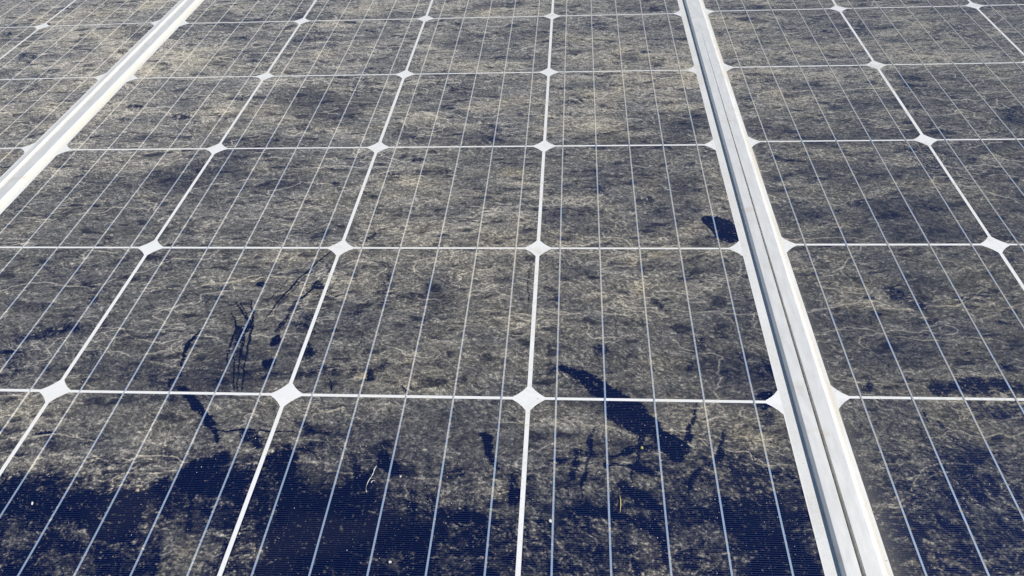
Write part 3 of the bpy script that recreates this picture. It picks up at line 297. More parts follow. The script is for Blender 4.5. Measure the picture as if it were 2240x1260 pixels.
c 0.4 4 5591 4558 5562 4489 5509 4435 5441 4407 5372 4409 5314 4441 5280 4498 5275 4569 5302 4639 5356 4695 5425 4725 5497 4722 5555 4688 5588 4629
c 0.65 0.8 6119 3813 6106 3803 6078 3801 6041 3807 6001 3821 5967 3840 5946 3860 5941 3877 5954 3887 5982 3889 6020 3882 6060 3868 6094 3849 6115 3830
c 0.65 0.8 6457 3561 6447 3552 6426 3547 6399 3549 6370 3556 6346 3568 6331 3582 6329 3595 6339 3605 6360 3609 6387 3608 6416 3600 6440 3588 6455 3575
c 0.65 0.8 6628 3526 6618 3516 6599 3511 6574 3512 6549 3519 6527 3530 6515 3543 6513 3556 6522 3566 6542 3571 6567 3570 6592 3563 6614 3552 6626 3539
c 0.65 0.8 5419 2855 5403 2843 5369 2843 5324 2855 5276 2878 5235 2905 5209 2933 5203 2956 5219 2969 5253 2969 5299 2956 5347 2933 5388 2905 5414 2878
c 0.65 0.8 5215 2471 5205 2455 5182 2442 5152 2435 5121 2435 5093 2442 5076 2456 5071 2472 5081 2488 5104 2501 5134 2508 5166 2508 5193 2500 5211 2487
c 0.65 0.8 6364 2108 6353 2101 6331 2103 6302 2112 6272 2128 6248 2147 6233 2166 6231 2180 6242 2186 6264 2185 6294 2175 6323 2159 6348 2140 6363 2121
c 0.65 0.8 6803 5847 6794 5835 6776 5828 6753 5828 6729 5834 6709 5845 6696 5859 6695 5873 6704 5885 6722 5891 6745 5892 6770 5886 6790 5875 6802 5861
c 0.65 0.8 6436 5684 6422 5671 6394 5665 6357 5670 6318 5683 6284 5703 6263 5724 6259 5744 6272 5758 6300 5763 6338 5759 6378 5745 6411 5726 6432 5704
c 0.65 0.8 5229 3395 5216 3382 5189 3381 5152 3390 5114 3409 5081 3434 5061 3459 5056 3480 5069 3493 5097 3494 5134 3484 5172 3465 5205 3441 5225 3415
c 0.65 0.8 5956 5133 5948 5119 5930 5110 5907 5108 5884 5113 5864 5124 5853 5140 5851 5156 5860 5171 5877 5180 5900 5182 5924 5177 5943 5165 5955 5150
c 0.65 0.8 6993 2877 6979 2866 6954 2864 6922 2873 6890 2889 6864 2911 6850 2933 6849 2951 6863 2962 6889 2964 6921 2955 6953 2939 6978 2917 6993 2895
c 0.65 0.8 4644 6513 4628 6470 4590 6437 4539 6420 4483 6423 4434 6445 4402 6482 4392 6526 4408 6570 4446 6603 4498 6620 4555 6617 4604 6595 4636 6557
c 0.65 0.8 4305 5263 4299 5251 4282 5242 4259 5238 4234 5239 4211 5245 4196 5256 4191 5268 4197 5280 4214 5289 4237 5293 4263 5292 4285 5286 4301 5275
c 0.65 0.8 4127 2254 4117 2220 4096 2194 4066 2179 4035 2179 4007 2194 3989 2221 3984 2255 3993 2288 4014 2316 4044 2331 4076 2330 4104 2315 4122 2288
c 0.65 0.8 4217 2139 4211 2126 4194 2115 4171 2110 4146 2110 4124 2116 4109 2126 4104 2139 4111 2152 4127 2163 4151 2169 4176 2168 4198 2162 4213 2152
c 0.65 0.8 5529 6297 5514 6282 5479 6277 5431 6283 5379 6298 5333 6320 5303 6345 5294 6367 5309 6383 5345 6388 5394 6382 5446 6367 5492 6344 5521 6320
c 0.65 0.8 5528 5222 5514 5210 5482 5206 5438 5212 5391 5227 5350 5247 5322 5269 5315 5288 5329 5301 5361 5304 5405 5298 5453 5283 5494 5263 5521 5241
t 0.7 5 6794 5466 6763 5413 6716 5383 6662 5381 6613 5409 6576 5460 6560 5526 6568 5593 6599 5648 6647 5679 6702 5681 6753 5652 6789 5599 6804 5533
t 0.7 5 8304 5986 8278 5960 8231 5947 8171 5951 8110 5970 8061 6000 8032 6037 8030 6072 8056 6098 8104 6111 8165 6107 8226 6088 8275 6057 8303 6020
t 0.7 5 7385 4863 7357 4811 7299 4753 7223 4698 7143 4658 7075 4641 7033 4649 7023 4681 7049 4731 7106 4790 7182 4845 7263 4886 7333 4904 7376 4896
t 0.7 5 6216 5223 6200 5180 6178 5147 6151 5129 6127 5130 6109 5149 6102 5184 6106 5227 6121 5270 6144 5304 6170 5323 6195 5322 6213 5302 6220 5266
t 0.7 5 6340 4034 6325 4014 6294 4003 6253 4002 6212 4011 6177 4030 6157 4053 6154 4078 6169 4098 6201 4109 6241 4111 6283 4101 6318 4082 6338 4058
t 0.7 5 5973 3483 5957 3462 5918 3437 5863 3412 5804 3393 5752 3384 5717 3385 5706 3398 5721 3418 5760 3444 5815 3468 5874 3488 5927 3497 5962 3496
t 0.7 5 6865 6228 6845 6192 6811 6164 6767 6150 6724 6152 6689 6170 6669 6201 6668 6238 6687 6275 6722 6303 6766 6317 6810 6315 6845 6296 6865 6265
t 0.7 5 4485 3936 4464 3781 4435 3660 4402 3594 4373 3595 4352 3662 4344 3784 4350 3940 4370 4100 4400 4231 4435 4305 4466 4304 4487 4229 4494 4096
t 0.7 5 4393 4162 4380 4064 4363 3987 4343 3945 4325 3946 4312 3989 4306 4066 4310 4164 4321 4264 4339 4345 4360 4390 4379 4390 4392 4343 4397 4262
t 0.7 5 7884 4271 7865 4249 7831 4231 7788 4222 7745 4224 7710 4235 7690 4254 7689 4277 7707 4300 7742 4317 7785 4326 7828 4325 7864 4313 7883 4294
t 0.7 5 7382 2986 7356 2961 7298 2932 7220 2905 7136 2885 7063 2875 7015 2878 7002 2893 7027 2918 7084 2947 7163 2974 7248 2995 7322 3004 7369 3001
t 0.7 5 6616 2527 6587 2508 6521 2494 6429 2486 6329 2487 6242 2496 6184 2512 6167 2530 6195 2549 6262 2563 6355 2571 6455 2570 6543 2561 6600 2545
l 0.5 0.5 6223 2492 6221 2479 6244 2463 6276 2438 6313 2416 6353 2404 6392 2408 6433 2422 6477 2441 6526 2461 6584 2485 6649 2513 6715 2542 6772 2569 6821 2593 6865 2617 6902 2637 6928 2652 6933 2661 6931 2667 6905 2654 6868 2635 6824 2612 6776 2589 6719 2564 6654 2536 6589 2509 6531 2487 6483 2469 6440 2454 6401 2444 6365 2441 6327 2449 6288 2467 6254 2487 6230 2500
l 0.5 0.5 6036 5097 6035 5077 6070 5062 6120 5038 6180 5021 6244 5025 6315 5060 6395 5115 6476 5177 6553 5233 6629 5284 6706 5337 6774 5383 6821 5415 6828 5431 6825 5441 6778 5413 6711 5372 6634 5325 6557 5276 6480 5218 6398 5153 6319 5095 6250 5060 6188 5056 6130 5073 6080 5096 6045 5112
c 0.45 4 1318 4406 1319 4319 1286 4250 1227 4214 1153 4216 1077 4256 1015 4327 979 4416 976 4505 1007 4576 1068 4615 1145 4612 1222 4570 1284 4496
c 0.45 4 2406 4453 2383 4388 2309 4346 2200 4335 2075 4357 1959 4409 1873 4479 1837 4556 1857 4623 1932 4667 2045 4679 2173 4655 2291 4601 2373 4529
c 0.45 4 3872 5985 3851 5911 3807 5863 3749 5851 3686 5876 3633 5934 3598 6014 3589 6101 3608 6178 3653 6228 3713 6241 3777 6214 3831 6154 3865 6072
c 0.45 4 2832 5408 2819 5378 2781 5360 2726 5357 2663 5369 2606 5396 2566 5430 2550 5467 2563 5497 2601 5516 2657 5519 2721 5506 2778 5479 2818 5444
c 0.45 4 682 5644 687 5558 662 5491 612 5455 548 5458 480 5498 422 5569 385 5657 378 5745 402 5815 452 5853 520 5850 589 5807 647 5733
c 0.8 0.8 2234 3949 2229 3928 2210 3914 2182 3910 2150 3917 2120 3932 2099 3955 2090 3979 2095 4000 2113 4014 2142 4018 2174 4011 2204 3995 2226 3973
c 0.8 0.8 2002 3357 1996 3340 1974 3329 1941 3325 1903 3331 1867 3345 1841 3363 1830 3384 1837 3401 1859 3413 1892 3416 1931 3410 1966 3396 1992 3377
c 0.8 0.8 2782 3498 2773 3481 2749 3475 2715 3481 2677 3498 2643 3521 2620 3548 2612 3572 2621 3589 2645 3595 2680 3589 2718 3572 2752 3548 2775 3522
c 0.8 0.8 3535 4057 3526 4033 3498 4009 3457 3991 3411 3981 3369 3983 3339 3995 3327 4016 3336 4040 3364 4064 3405 4083 3451 4092 3494 4091 3524 4078
c 0.8 0.8 1016 3481 1015 3469 1008 3460 995 3455 980 3455 965 3461 953 3471 946 3483 947 3495 954 3504 967 3509 982 3509 997 3503 1009 3493
c 0.8 0.8 2045 6136 2038 6118 2017 6110 1986 6113 1950 6127 1918 6149 1895 6174 1885 6198 1892 6216 1913 6224 1944 6221 1980 6207 2013 6185 2036 6160
c 0.8 0.8 3483 5419 3463 5404 3408 5401 3329 5409 3242 5428 3162 5453 3107 5479 3087 5502 3107 5517 3162 5521 3242 5512 3331 5493 3410 5468 3464 5442
c 0.8 0.8 3503 5184 3496 5169 3480 5160 3457 5158 3431 5163 3408 5175 3392 5191 3387 5208 3393 5223 3409 5232 3433 5234 3459 5229 3482 5217 3497 5201
c 0.8 0.8 3864 4592 3853 4579 3827 4578 3791 4588 3752 4609 3718 4635 3695 4662 3688 4684 3699 4697 3725 4699 3762 4688 3801 4667 3835 4641 3858 4614
c 0.8 0.8 2076 2912 2070 2892 2049 2878 2018 2874 1981 2879 1947 2893 1923 2913 1912 2935 1917 2955 1938 2969 1970 2974 2007 2968 2041 2954 2065 2934
c 0.8 0.8 2370 2718 2364 2710 2347 2706 2321 2709 2293 2716 2267 2727 2249 2740 2242 2752 2247 2760 2265 2764 2290 2761 2319 2754 2345 2742 2363 2730
c 0.8 0.8 1230 4901 1225 4890 1207 4884 1180 4885 1149 4893 1120 4907 1099 4922 1090 4938 1095 4950 1113 4955 1140 4954 1171 4946 1200 4932 1221 4917
c 0.8 0.8 1940 2662 1931 2653 1905 2649 1867 2652 1824 2660 1784 2673 1756 2687 1745 2701 1753 2710 1779 2714 1818 2711 1861 2703 1901 2690 1929 2675
c 0.8 0.8 1376 2514 1378 2487 1372 2466 1358 2454 1340 2454 1321 2466 1305 2488 1295 2515 1292 2542 1299 2563 1312 2575 1330 2575 1350 2563 1366 2541
c 0.8 0.8 3781 2320 3768 2308 3742 2312 3709 2330 3674 2361 3645 2396 3627 2431 3624 2457 3638 2469 3664 2465 3698 2446 3733 2415 3761 2379 3778 2345
c 0.8 0.8 4527 6547 4517 6518 4492 6496 4457 6485 4420 6487 4387 6502 4365 6527 4359 6557 4369 6586 4394 6608 4429 6619 4467 6617 4500 6602 4521 6577
c 0.8 0.8 1147 4328 1141 4317 1121 4312 1090 4316 1055 4327 1022 4343 998 4361 988 4377 994 4389 1014 4393 1045 4389 1081 4378 1113 4362 1137 4344
c 0.8 0.8 3729 4142 3714 4126 3675 4114 3619 4108 3557 4110 3501 4118 3462 4133 3448 4149 3462 4166 3501 4178 3558 4184 3620 4182 3676 4173 3715 4159
c 0.8 0.8 2539 3582 2527 3575 2494 3577 2445 3590 2391 3610 2342 3633 2307 3655 2295 3672 2307 3679 2341 3676 2390 3664 2445 3643 2494 3620 2527 3598
c 0.8 0.8 1058 5965 1051 5954 1028 5950 993 5954 953 5966 915 5983 888 6001 877 6017 884 6029 907 6032 943 6028 983 6016 1020 5999 1047 5981
c 0.8 0.8 4273 5269 4269 5259 4258 5252 4242 5248 4225 5249 4210 5254 4200 5262 4197 5272 4201 5282 4213 5290 4228 5294 4245 5293 4260 5288 4270 5279
c 0.8 0.8 741 6252 734 6231 706 6218 662 6218 611 6229 563 6249 527 6275 511 6302 518 6324 546 6336 590 6337 642 6326 690 6305 725 6279
t 0.7 4 4458 3847 4431 3712 4398 3610 4366 3559 4341 3567 4327 3633 4327 3746 4341 3885 4368 4024 4402 4134 4436 4191 4462 4182 4476 4109 4475 3988
t 0.7 4 4269 5443 4228 5352 4178 5309 4127 5320 4086 5384 4062 5490 4060 5619 4082 5744 4123 5841 4176 5888 4228 5876 4271 5806 4293 5694 4293 5565
t 0.7 4 4063 5424 4059 5354 4024 5240 3966 5107 3897 4982 3830 4888 3779 4843 3751 4854 3753 4919 3785 5027 3841 5158 3911 5287 3980 5387 4035 5436
t 0.7 4 4004 4308 3970 4231 3929 4189 3888 4190 3856 4234 3838 4313 3839 4412 3858 4512 3892 4593 3934 4638 3976 4636 4009 4589 4026 4507 4024 4406
t 0.7 4 3921 4061 3918 4020 3898 3965 3864 3908 3823 3861 3783 3832 3752 3826 3736 3846 3737 3886 3757 3940 3790 3997 3832 4046 3873 4076 3904 4082
t 0.7 4 3690 4260 3683 4227 3658 4186 3620 4145 3576 4111 3534 4092 3503 4091 3489 4108 3495 4141 3519 4182 3558 4224 3602 4258 3645 4277 3676 4278
t 0.7 4 2585 6676 2572 6632 2524 6577 2453 6523 2371 6480 2295 6457 2240 6457 2216 6482 2228 6525 2274 6580 2346 6634 2428 6678 2505 6702 2561 6701
t 0.7 4 3007 2728 2996 2693 2964 2665 2915 2650 2860 2651 2810 2667 2774 2695 2759 2730 2768 2766 2801 2794 2850 2809 2906 2809 2957 2792 2993 2763
t 0.7 4 3280 3714 3271 3668 3244 3632 3204 3613 3159 3614 3118 3635 3088 3672 3076 3718 3085 3764 3112 3801 3152 3821 3198 3819 3240 3798 3269 3760
t 0.7 4 1992 2345 1987 2324 1964 2307 1930 2298 1889 2298 1851 2308 1823 2325 1810 2346 1815 2367 1837 2384 1873 2393 1913 2393 1952 2383 1980 2366
t 0.7 4 2134 2502 2124 2487 2094 2481 2050 2486 2000 2502 1955 2524 1923 2550 1910 2572 1920 2588 1950 2594 1995 2588 2045 2573 2090 2550 2122 2525
t 0.7 4 3618 2552 3608 2530 3583 2513 3547 2504 3508 2504 3472 2514 3447 2532 3438 2553 3447 2575 3472 2592 3508 2602 3548 2601 3584 2591 3609 2574
t 0.7 4 3652 4898 3643 4875 3617 4858 3579 4849 3537 4851 3500 4862 3474 4881 3465 4904 3474 4927 3500 4944 3538 4953 3580 4951 3617 4940 3643 4921
t 0.7 4 2125 5682 2113 5661 2075 5645 2018 5638 1954 5641 1895 5653 1853 5672 1835 5694 1847 5716 1885 5732 1942 5739 2007 5736 2066 5724 2108 5704
t 0.7 4 1131 5573 1121 5554 1086 5549 1034 5561 975 5586 920 5621 879 5657 862 5689 872 5709 907 5714 960 5702 1020 5676 1075 5641 1115 5605
t 0.7 4 790 5347 781 5306 737 5275 668 5259 585 5263 507 5284 447 5319 418 5362 426 5403 469 5435 540 5451 623 5447 703 5425 762 5390
t 0.7 4 846 6840 840 6799 808 6768 757 6752 696 6756 636 6777 591 6813 568 6856 573 6897 604 6929 656 6945 719 6941 778 6919 824 6883
t 0.7 4 1604 3556 1598 3535 1572 3519 1533 3511 1486 3511 1443 3522 1411 3539 1396 3560 1402 3581 1428 3598 1468 3606 1514 3605 1558 3595 1590 3578
t 0.7 4 4195 2520 4181 2437 4156 2372 4124 2337 4092 2337 4066 2373 4050 2438 4047 2521 4060 2605 4085 2673 4118 2711 4151 2711 4178 2672 4194 2603
t 0.7 4 4638 4377 4611 4228 4580 4113 4551 4052 4529 4057 4518 4127 4520 4248 4535 4401 4561 4556 4593 4681 4624 4748 4648 4742 4659 4665 4655 4534
t 0.7 4 1581 5598 1553 5574 1467 5549 1339 5528 1195 5516 1064 5514 970 5524 933 5543 960 5567 1047 5592 1175 5613 1320 5625 1452 5626 1545 5617
t 0.7 4 3194 5100 3174 5066 3113 5026 3024 4987 2924 4958 2833 4943 2769 4946 2744 4967 2762 5000 2822 5040 2911 5079 3012 5109 3104 5124 3169 5120
l 0.6 0.4 1727 5848 1735 5837 1757 5853 1789 5876 1827 5901 1870 5923 1922 5943 1983 5963 2042 5981 2091 5996 2128 6007 2156 6015 2177 6021 2193 6025 2195 6039 2189 6052 2173 6051 2151 6049 2122 6045 2085 6038 2035 6027 1974 6013 1912 5995 1859 5975 1816 5948 1779 5916 1748 5887 1727 5866
l 0.6 0.4 1256 6032 1261 6017 1289 6000 1329 5977 1381 5949 1446 5922 1540 5891 1656 5857 1766 5827 1841 5806 1844 5820 1838 5836 1763 5860 1652 5895 1536 5932 1442 5963 1377 5988 1326 6011 1287 6030 1258 6043
l 0.5 0.4 2690 3814 2695 3805 2718 3816 2751 3830 2789 3849 2830 3871 2874 3900 2922 3935 2971 3969 3015 3995 3055 4012 3095 4022 3128 4028 3152 4033 3155 4044 3150 4055 3127 4052 3092 4048 3052 4040 3010 4024 2965 3998 2916 3964 2868 3929 2824 3899 2784 3876 2746 3855 2714 3838 2691 3826
l 0.5 0.4 1057 4137 1062 4126 1091 4119 1134 4108 1184 4097 1234 4089 1291 4084 1355 4082 1414 4081 1454 4080 1456 4087 1452 4095 1411 4098 1351 4101 1287 4106 1230 4112 1180 4120 1130 4130 1088 4139 1058 4145
c 0.85 0.8 -3346 5520 -3278 5540 -3061 5465 -2986 5361 -3139 5393 -3219 5361
c 0.7 0.5 -3196 5344 -3178 5318 -3146 5297 -3099 5268 -3049 5238 -3007 5217 -2976 5208 -2950 5208 -2930 5211 -2916 5213 -2920 5229 -2935 5247 -2952 5251 -2975 5257 -3004 5265 -3034 5276 -3072 5294 -3119 5319 -3164 5342 -3195 5359
c 0.85 0.8 -2053 3421 -2033 3458 -1963 3435 -1941 3363 -1992 3352
c 0.65 0.9 -497 3822 -495 3787 -515 3760 -552 3746 -601 3747 -650 3763 -691 3791 -716 3826 -719 3861 -699 3888 -661 3903 -612 3902 -562 3885 -521 3856
c 0.65 0.9 -1912 5507 -1901 5465 -1910 5432 -1936 5414 -1974 5416 -2017 5436 -2056 5471 -2084 5514 -2095 5557 -2087 5591 -2061 5609 -2022 5608 -1979 5587 -1939 5551
c 0.65 0.9 -548 5857 -549 5837 -566 5822 -594 5814 -629 5816 -663 5826 -690 5844 -705 5864 -704 5885 -688 5900 -659 5908 -624 5906 -589 5896 -562 5878
c 0.65 0.9 -1344 5390 -1342 5373 -1352 5363 -1370 5359 -1394 5363 -1418 5375 -1438 5391 -1450 5409 -1451 5426 -1441 5437 -1423 5440 -1399 5436 -1375 5424 -1355 5408
c 0.65 0.9 -2269 6136 -2268 6125 -2272 6117 -2281 6113 -2294 6113 -2308 6119 -2320 6128 -2327 6139 -2329 6149 -2325 6158 -2316 6162 -2303 6161 -2289 6156 -2277 6147
c 0.65 0.9 -2500 4978 -2497 4949 -2517 4927 -2556 4916 -2606 4918 -2658 4932 -2702 4956 -2729 4985 -2733 5014 -2713 5036 -2674 5047 -2623 5046 -2570 5031 -2527 5007
c 0.65 0.9 -2179 4967 -2174 4942 -2185 4923 -2210 4912 -2244 4914 -2279 4926 -2310 4946 -2330 4972 -2335 4997 -2324 5016 -2299 5026 -2265 5025 -2229 5013 -2199 4992
c 0.65 0.9 -2164 5131 -2161 5112 -2170 5098 -2189 5091 -2215 5092 -2241 5101 -2265 5116 -2279 5135 -2282 5153 -2274 5167 -2255 5175 -2229 5174 -2202 5165 -2179 5149
c 0.65 0.9 1000 3483 1001 3471 996 3461 988 3456 977 3456 965 3462 956 3472 951 3484 950 3496 955 3505 963 3510 974 3510 986 3505 995 3495
c 0.65 0.9 -57 4220 -57 4199 -70 4182 -94 4173 -124 4174 -155 4184 -179 4202 -193 4224 -194 4246 -181 4263 -157 4271 -126 4271 -96 4260 -71 4242
c 0.65 0.9 169 4085 167 4069 153 4056 128 4050 99 4050 70 4058 47 4072 35 4089 36 4105 51 4118 75 4125 105 4124 134 4116 157 4102
c 0.65 0.9 620 3315 618 3294 602 3278 574 3269 540 3270 506 3279 480 3296 466 3317 467 3338 484 3354 512 3363 547 3362 580 3353 607 3335
c 0.65 0.9 -100 6859 -102 6826 -124 6802 -162 6789 -208 6792 -254 6809 -291 6837 -310 6871 -309 6903 -287 6929 -249 6941 -202 6938 -156 6921 -119 6893
c 0.65 0.9 -828 6233 -833 6209 -862 6196 -910 6195 -967 6207 -1022 6229 -1065 6258 -1086 6287 -1082 6310 -1052 6324 -1004 6324 -946 6312 -891 6290 -848 6261
c 0.65 0.9 -1143 3786 -1141 3763 -1156 3745 -1185 3736 -1222 3737 -1260 3748 -1291 3767 -1310 3790 -1312 3813 -1297 3831 -1268 3841 -1231 3840 -1193 3829 -1161 3809
c 0.65 0.9 -3793 6172 -3775 6129 -3772 6095 -3787 6077 -3815 6078 -3852 6098 -3890 6134 -3921 6178 -3940 6222 -3943 6257 -3928 6276 -3899 6274 -3862 6253 -3824 6217
c 0.65 0.9 378 3200 371 3188 346 3185 308 3191 263 3205 221 3224 190 3245 177 3264 183 3276 208 3279 247 3273 292 3258 334 3239 365 3218
c 0.65 0.9 -1141 4091 -1141 4073 -1159 4058 -1190 4051 -1228 4052 -1266 4061 -1296 4076 -1313 4095 -1312 4113 -1295 4127 -1264 4135 -1225 4134 -1187 4124 -1157 4109
c 0.65 0.9 -142 3036 -144 3019 -165 3005 -198 2998 -239 2999 -278 3007 -309 3021 -325 3038 -322 3056 -302 3069 -269 3076 -228 3076 -188 3068 -157 3053
c 0.65 0.9 1108 2827 1102 2816 1080 2807 1047 2802 1008 2802 972 2808 945 2817 933 2829 939 2841 960 2850 994 2855 1033 2854 1069 2849 1096 2839
c 0.4 4 -2412 4524 -2390 4442 -2416 4378 -2483 4344 -2579 4347 -2686 4385 -2784 4453 -2852 4536 -2877 4620 -2854 4687 -2785 4722 -2685 4719 -2575 4678 -2478 4608
c 0.4 4 398 5838 409 5699 374 5592 298 5535 198 5540 90 5604 -4 5717 -67 5859 -84 6002 -51 6117 27 6179 133 6173 245 6103 339 5982
c 0.4 4 -93 5118 -86 5046 -109 4991 -157 4961 -222 4964 -290 4997 -349 5056 -387 5128 -396 5201 -374 5259 -325 5289 -259 5287 -189 5251 -130 5191
c 0.4 4 -1104 4990 -1101 4945 -1127 4909 -1178 4891 -1243 4893 -1311 4916 -1367 4954 -1401 5001 -1406 5047 -1380 5083 -1328 5102 -1262 5100 -1193 5077 -1137 5037
c 0.4 4 -2478 5873 -2436 5750 -2434 5655 -2472 5604 -2543 5607 -2634 5663 -2727 5762 -2805 5887 -2851 6013 -2856 6114 -2818 6169 -2743 6165 -2649 6104 -2554 5999
c 0.4 4 -2093 6122 -2002 6002 -1927 5865 -1882 5737 -1875 5644 -1907 5602 -1971 5617 -2055 5688 -2144 5803 -2221 5939 -2270 6071 -2281 6171 -2249 6217 -2181 6200
c 0.4 4 139 2838 145 2803 139 2775 121 2760 95 2760 65 2776 39 2804 20 2840 13 2875 19 2904 38 2920 64 2919 94 2903 121 2874
c 0.4 4 -1710 2777 -1704 2741 -1726 2713 -1773 2698 -1834 2699 -1898 2715 -1952 2744 -1986 2780 -1993 2815 -1971 2844 -1924 2859 -1862 2859 -1797 2842 -1743 2813
c 0.4 4 -292 3703 -287 3661 -302 3628 -334 3610 -377 3611 -423 3631 -462 3665 -488 3707 -495 3749 -480 3783 -448 3801 -404 3801 -357 3781 -317 3746
c 0.4 4 -3302 6927 -3285 6856 -3311 6801 -3375 6773 -3464 6777 -3560 6814 -3646 6875 -3705 6950 -3724 7023 -3699 7080 -3634 7108 -3543 7103 -3444 7065 -3358 7002
t 0.7 2.5 -2260 7150 -2239 7087 -2238 7015 -2255 6949 -2289 6901 -2331 6880 -2375 6891 -2411 6930 -2433 6992 -2435 7064 -2418 7131 -2385 7181 -2341 7202 -2297 7191
t 0.7 2.5 -2531 4378 -2528 4355 -2543 4338 -2573 4329 -2613 4330 -2655 4341 -2690 4360 -2712 4383 -2716 4405 -2701 4423 -2670 4432 -2629 4431 -2587 4420 -2552 4401
t 0.7 2.5 -1983 3101 -1976 3070 -1990 3037 -2022 3009 -2068 2992 -2116 2989 -2159 3000 -2188 3023 -2196 3054 -2183 3087 -2150 3115 -2104 3133 -2055 3136 -2012 3125
t 0.7 2.5 248 5399 238 5374 197 5354 133 5345 59 5348 -12 5363 -65 5386 -89 5413 -80 5439 -39 5458 25 5467 100 5464 171 5450 224 5426
t 0.7 2.5 -2759 6736 -2761 6713 -2788 6696 -2835 6688 -2894 6691 -2951 6705 -2997 6726 -3021 6750 -3019 6773 -2992 6790 -2944 6798 -2886 6795 -2828 6782 -2783 6761
t 0.7 2.5 -1436 4654 -1434 4637 -1445 4618 -1465 4601 -1492 4590 -1519 4587 -1541 4592 -1555 4604 -1557 4622 -1547 4641 -1526 4657 -1500 4668 -1473 4672 -1450 4667
t 0.7 2.5 -2864 5344 -2872 5321 -2911 5288 -2974 5251 -3049 5218 -3119 5194 -3173 5185 -3199 5193 -3192 5215 -3153 5248 -3090 5285 -3016 5319 -2944 5342 -2890 5351
t 0.7 2.5 -849 2714 -846 2698 -853 2685 -867 2678 -887 2678 -909 2685 -927 2699 -939 2715 -942 2731 -936 2744 -921 2751 -901 2751 -880 2744 -861 2730
t 0.7 2.5 -299 2677 -290 2642 -299 2595 -323 2545 -358 2502 -396 2474 -431 2467 -455 2481 -464 2515 -456 2562 -433 2612 -398 2656 -359 2685 -323 2692
t 0.7 2.5 -2129 4257 -2120 4230 -2119 4188 -2128 4138 -2144 4092 -2164 4057 -2184 4041 -2200 4047 -2210 4073 -2210 4115 -2202 4165 -2186 4212 -2166 4247 -2146 4263
t 0.7 2.5 -2452 4134 -2461 4124 -2499 4122 -2558 4128 -2627 4141 -2692 4158 -2741 4176 -2763 4191 -2754 4201 -2716 4203 -2656 4197 -2586 4184 -2521 4167 -2473 4149
l 0.8 0.3 -1235 3207 -1229 3205 -1226 3215 -1223 3230 -1217 3246 -1207 3259 -1195 3268 -1179 3277 -1158 3284 -1129 3289 -1086 3293 -1031 3294 -979 3295 -943 3295 -943 3301 -948 3308 -984 3308 -1038 3309 -1093 3309 -1138 3308 -1168 3304 -1191 3299 -1208 3291 -1223 3281 -1232 3266 -1237 3246 -1238 3229 -1240 3217
l 0.6 0.3 -449 4462 -441 4457 -434 4473 -424 4497 -412 4521 -400 4541 -388 4555 -372 4567 -358 4578 -348 4585 -350 4595 -356 4603 -368 4600 -385 4596 -404 4589 -419 4576 -431 4553 -441 4523 -448 4495 -454 4476
c 0.55 1.5 -904 1397 -880 1359 -858 1343 -828 1319 -795 1294 -765 1273 -738 1257 -708 1241 -678 1226 -647 1211 -615 1197 -582 1183 -554 1172 -534 1164 -528 1171 -537 1188 -558 1205 -588 1228 -622 1254 -654 1279 -683 1304 -715 1331 -747 1357 -780 1380 -814 1395 -846 1405 -874 1411 -893 1416
c 0.65 2 -757 1347 -760 1326 -776 1317 -802 1323 -832 1341 -861 1368 -884 1400 -895 1429 -892 1451 -876 1459 -850 1454 -819 1435 -790 1407 -768 1376
c 0.55 1.5 -231 1095 -232 1080 -244 1071 -267 1069 -295 1076 -322 1089 -345 1106 -357 1124 -357 1139 -344 1148 -322 1150 -294 1144 -266 1130 -243 1113
c 0.5 1.5 -132 903 -126 884 -129 869 -140 860 -157 860 -176 868 -194 883 -207 902 -212 922 -209 937 -198 946 -181 946 -162 938 -144 922
c 0.6 3 -310 539 -304 515 -316 491 -342 472 -379 461 -418 461 -452 471 -474 490 -480 513 -469 537 -442 557 -405 568 -366 568 -332 558
c 0.5 1.5 80 648 83 634 78 624 66 618 50 617 33 623 18 634 8 647 5 660 10 671 22 677 38 678 56 672 71 661
c 0.5 2 -82 620 -80 605 -88 593 -104 586 -125 586 -148 592 -167 604 -179 619 -182 634 -174 646 -158 652 -136 653 -114 646 -94 635
c 0.6 1.2 -134 2061 -145 2048 -189 2045 -255 2053 -332 2069 -404 2092 -457 2116 -481 2137 -470 2150 -426 2153 -358 2145 -281 2128 -209 2105 -156 2081
c 0.45 2 292 1804 299 1765 288 1734 261 1716 225 1716 185 1734 150 1765 126 1804 119 1844 130 1876 156 1893 194 1893 234 1876 269 1844
c 0.4 3 261 1393 262 1366 241 1345 204 1333 157 1333 110 1344 72 1365 50 1392 49 1419 70 1441 107 1453 155 1453 202 1441 240 1420
c 0.5 1.2 202 1970 200 1956 185 1945 159 1938 128 1939 97 1945 73 1956 61 1971 62 1985 77 1997 103 2003 135 2003 165 1996 189 1985
c 0.45 1.5 180 344 184 324 175 307 156 298 131 297 104 306 80 322 64 342 60 363 68 380 87 389 113 390 141 381 164 365
c 0.45 3 561 152 553 136 521 128 470 130 411 141 354 160 312 183 292 205 299 222 332 230 384 228 444 216 501 197 542 174
c 0.4 4 -345 210 -332 171 -340 139 -367 121 -408 120 -454 137 -498 168 -530 207 -544 247 -536 280 -509 299 -468 299 -420 282 -376 250
c 0.35 5 -352 351 -342 310 -360 277 -401 258 -458 257 -520 274 -574 306 -611 347 -622 389 -605 423 -563 443 -505 444 -442 426 -387 393
c 0.4 0.3 -795 1069 -792 1062 -768 1045 -735 1021 -699 994 -664 966 -629 934 -590 898 -556 864 -532 841 -527 841 -529 847 -552 871 -586 906 -625 945 -662 979 -698 1007 -735 1034 -769 1056 -792 1071
t 0.8 1.5 -798 2247 -797 2238 -804 2228 -818 2220 -835 2215 -853 2215 -868 2219 -876 2227 -877 2236 -871 2246 -857 2254 -840 2259 -822 2259 -807 2255
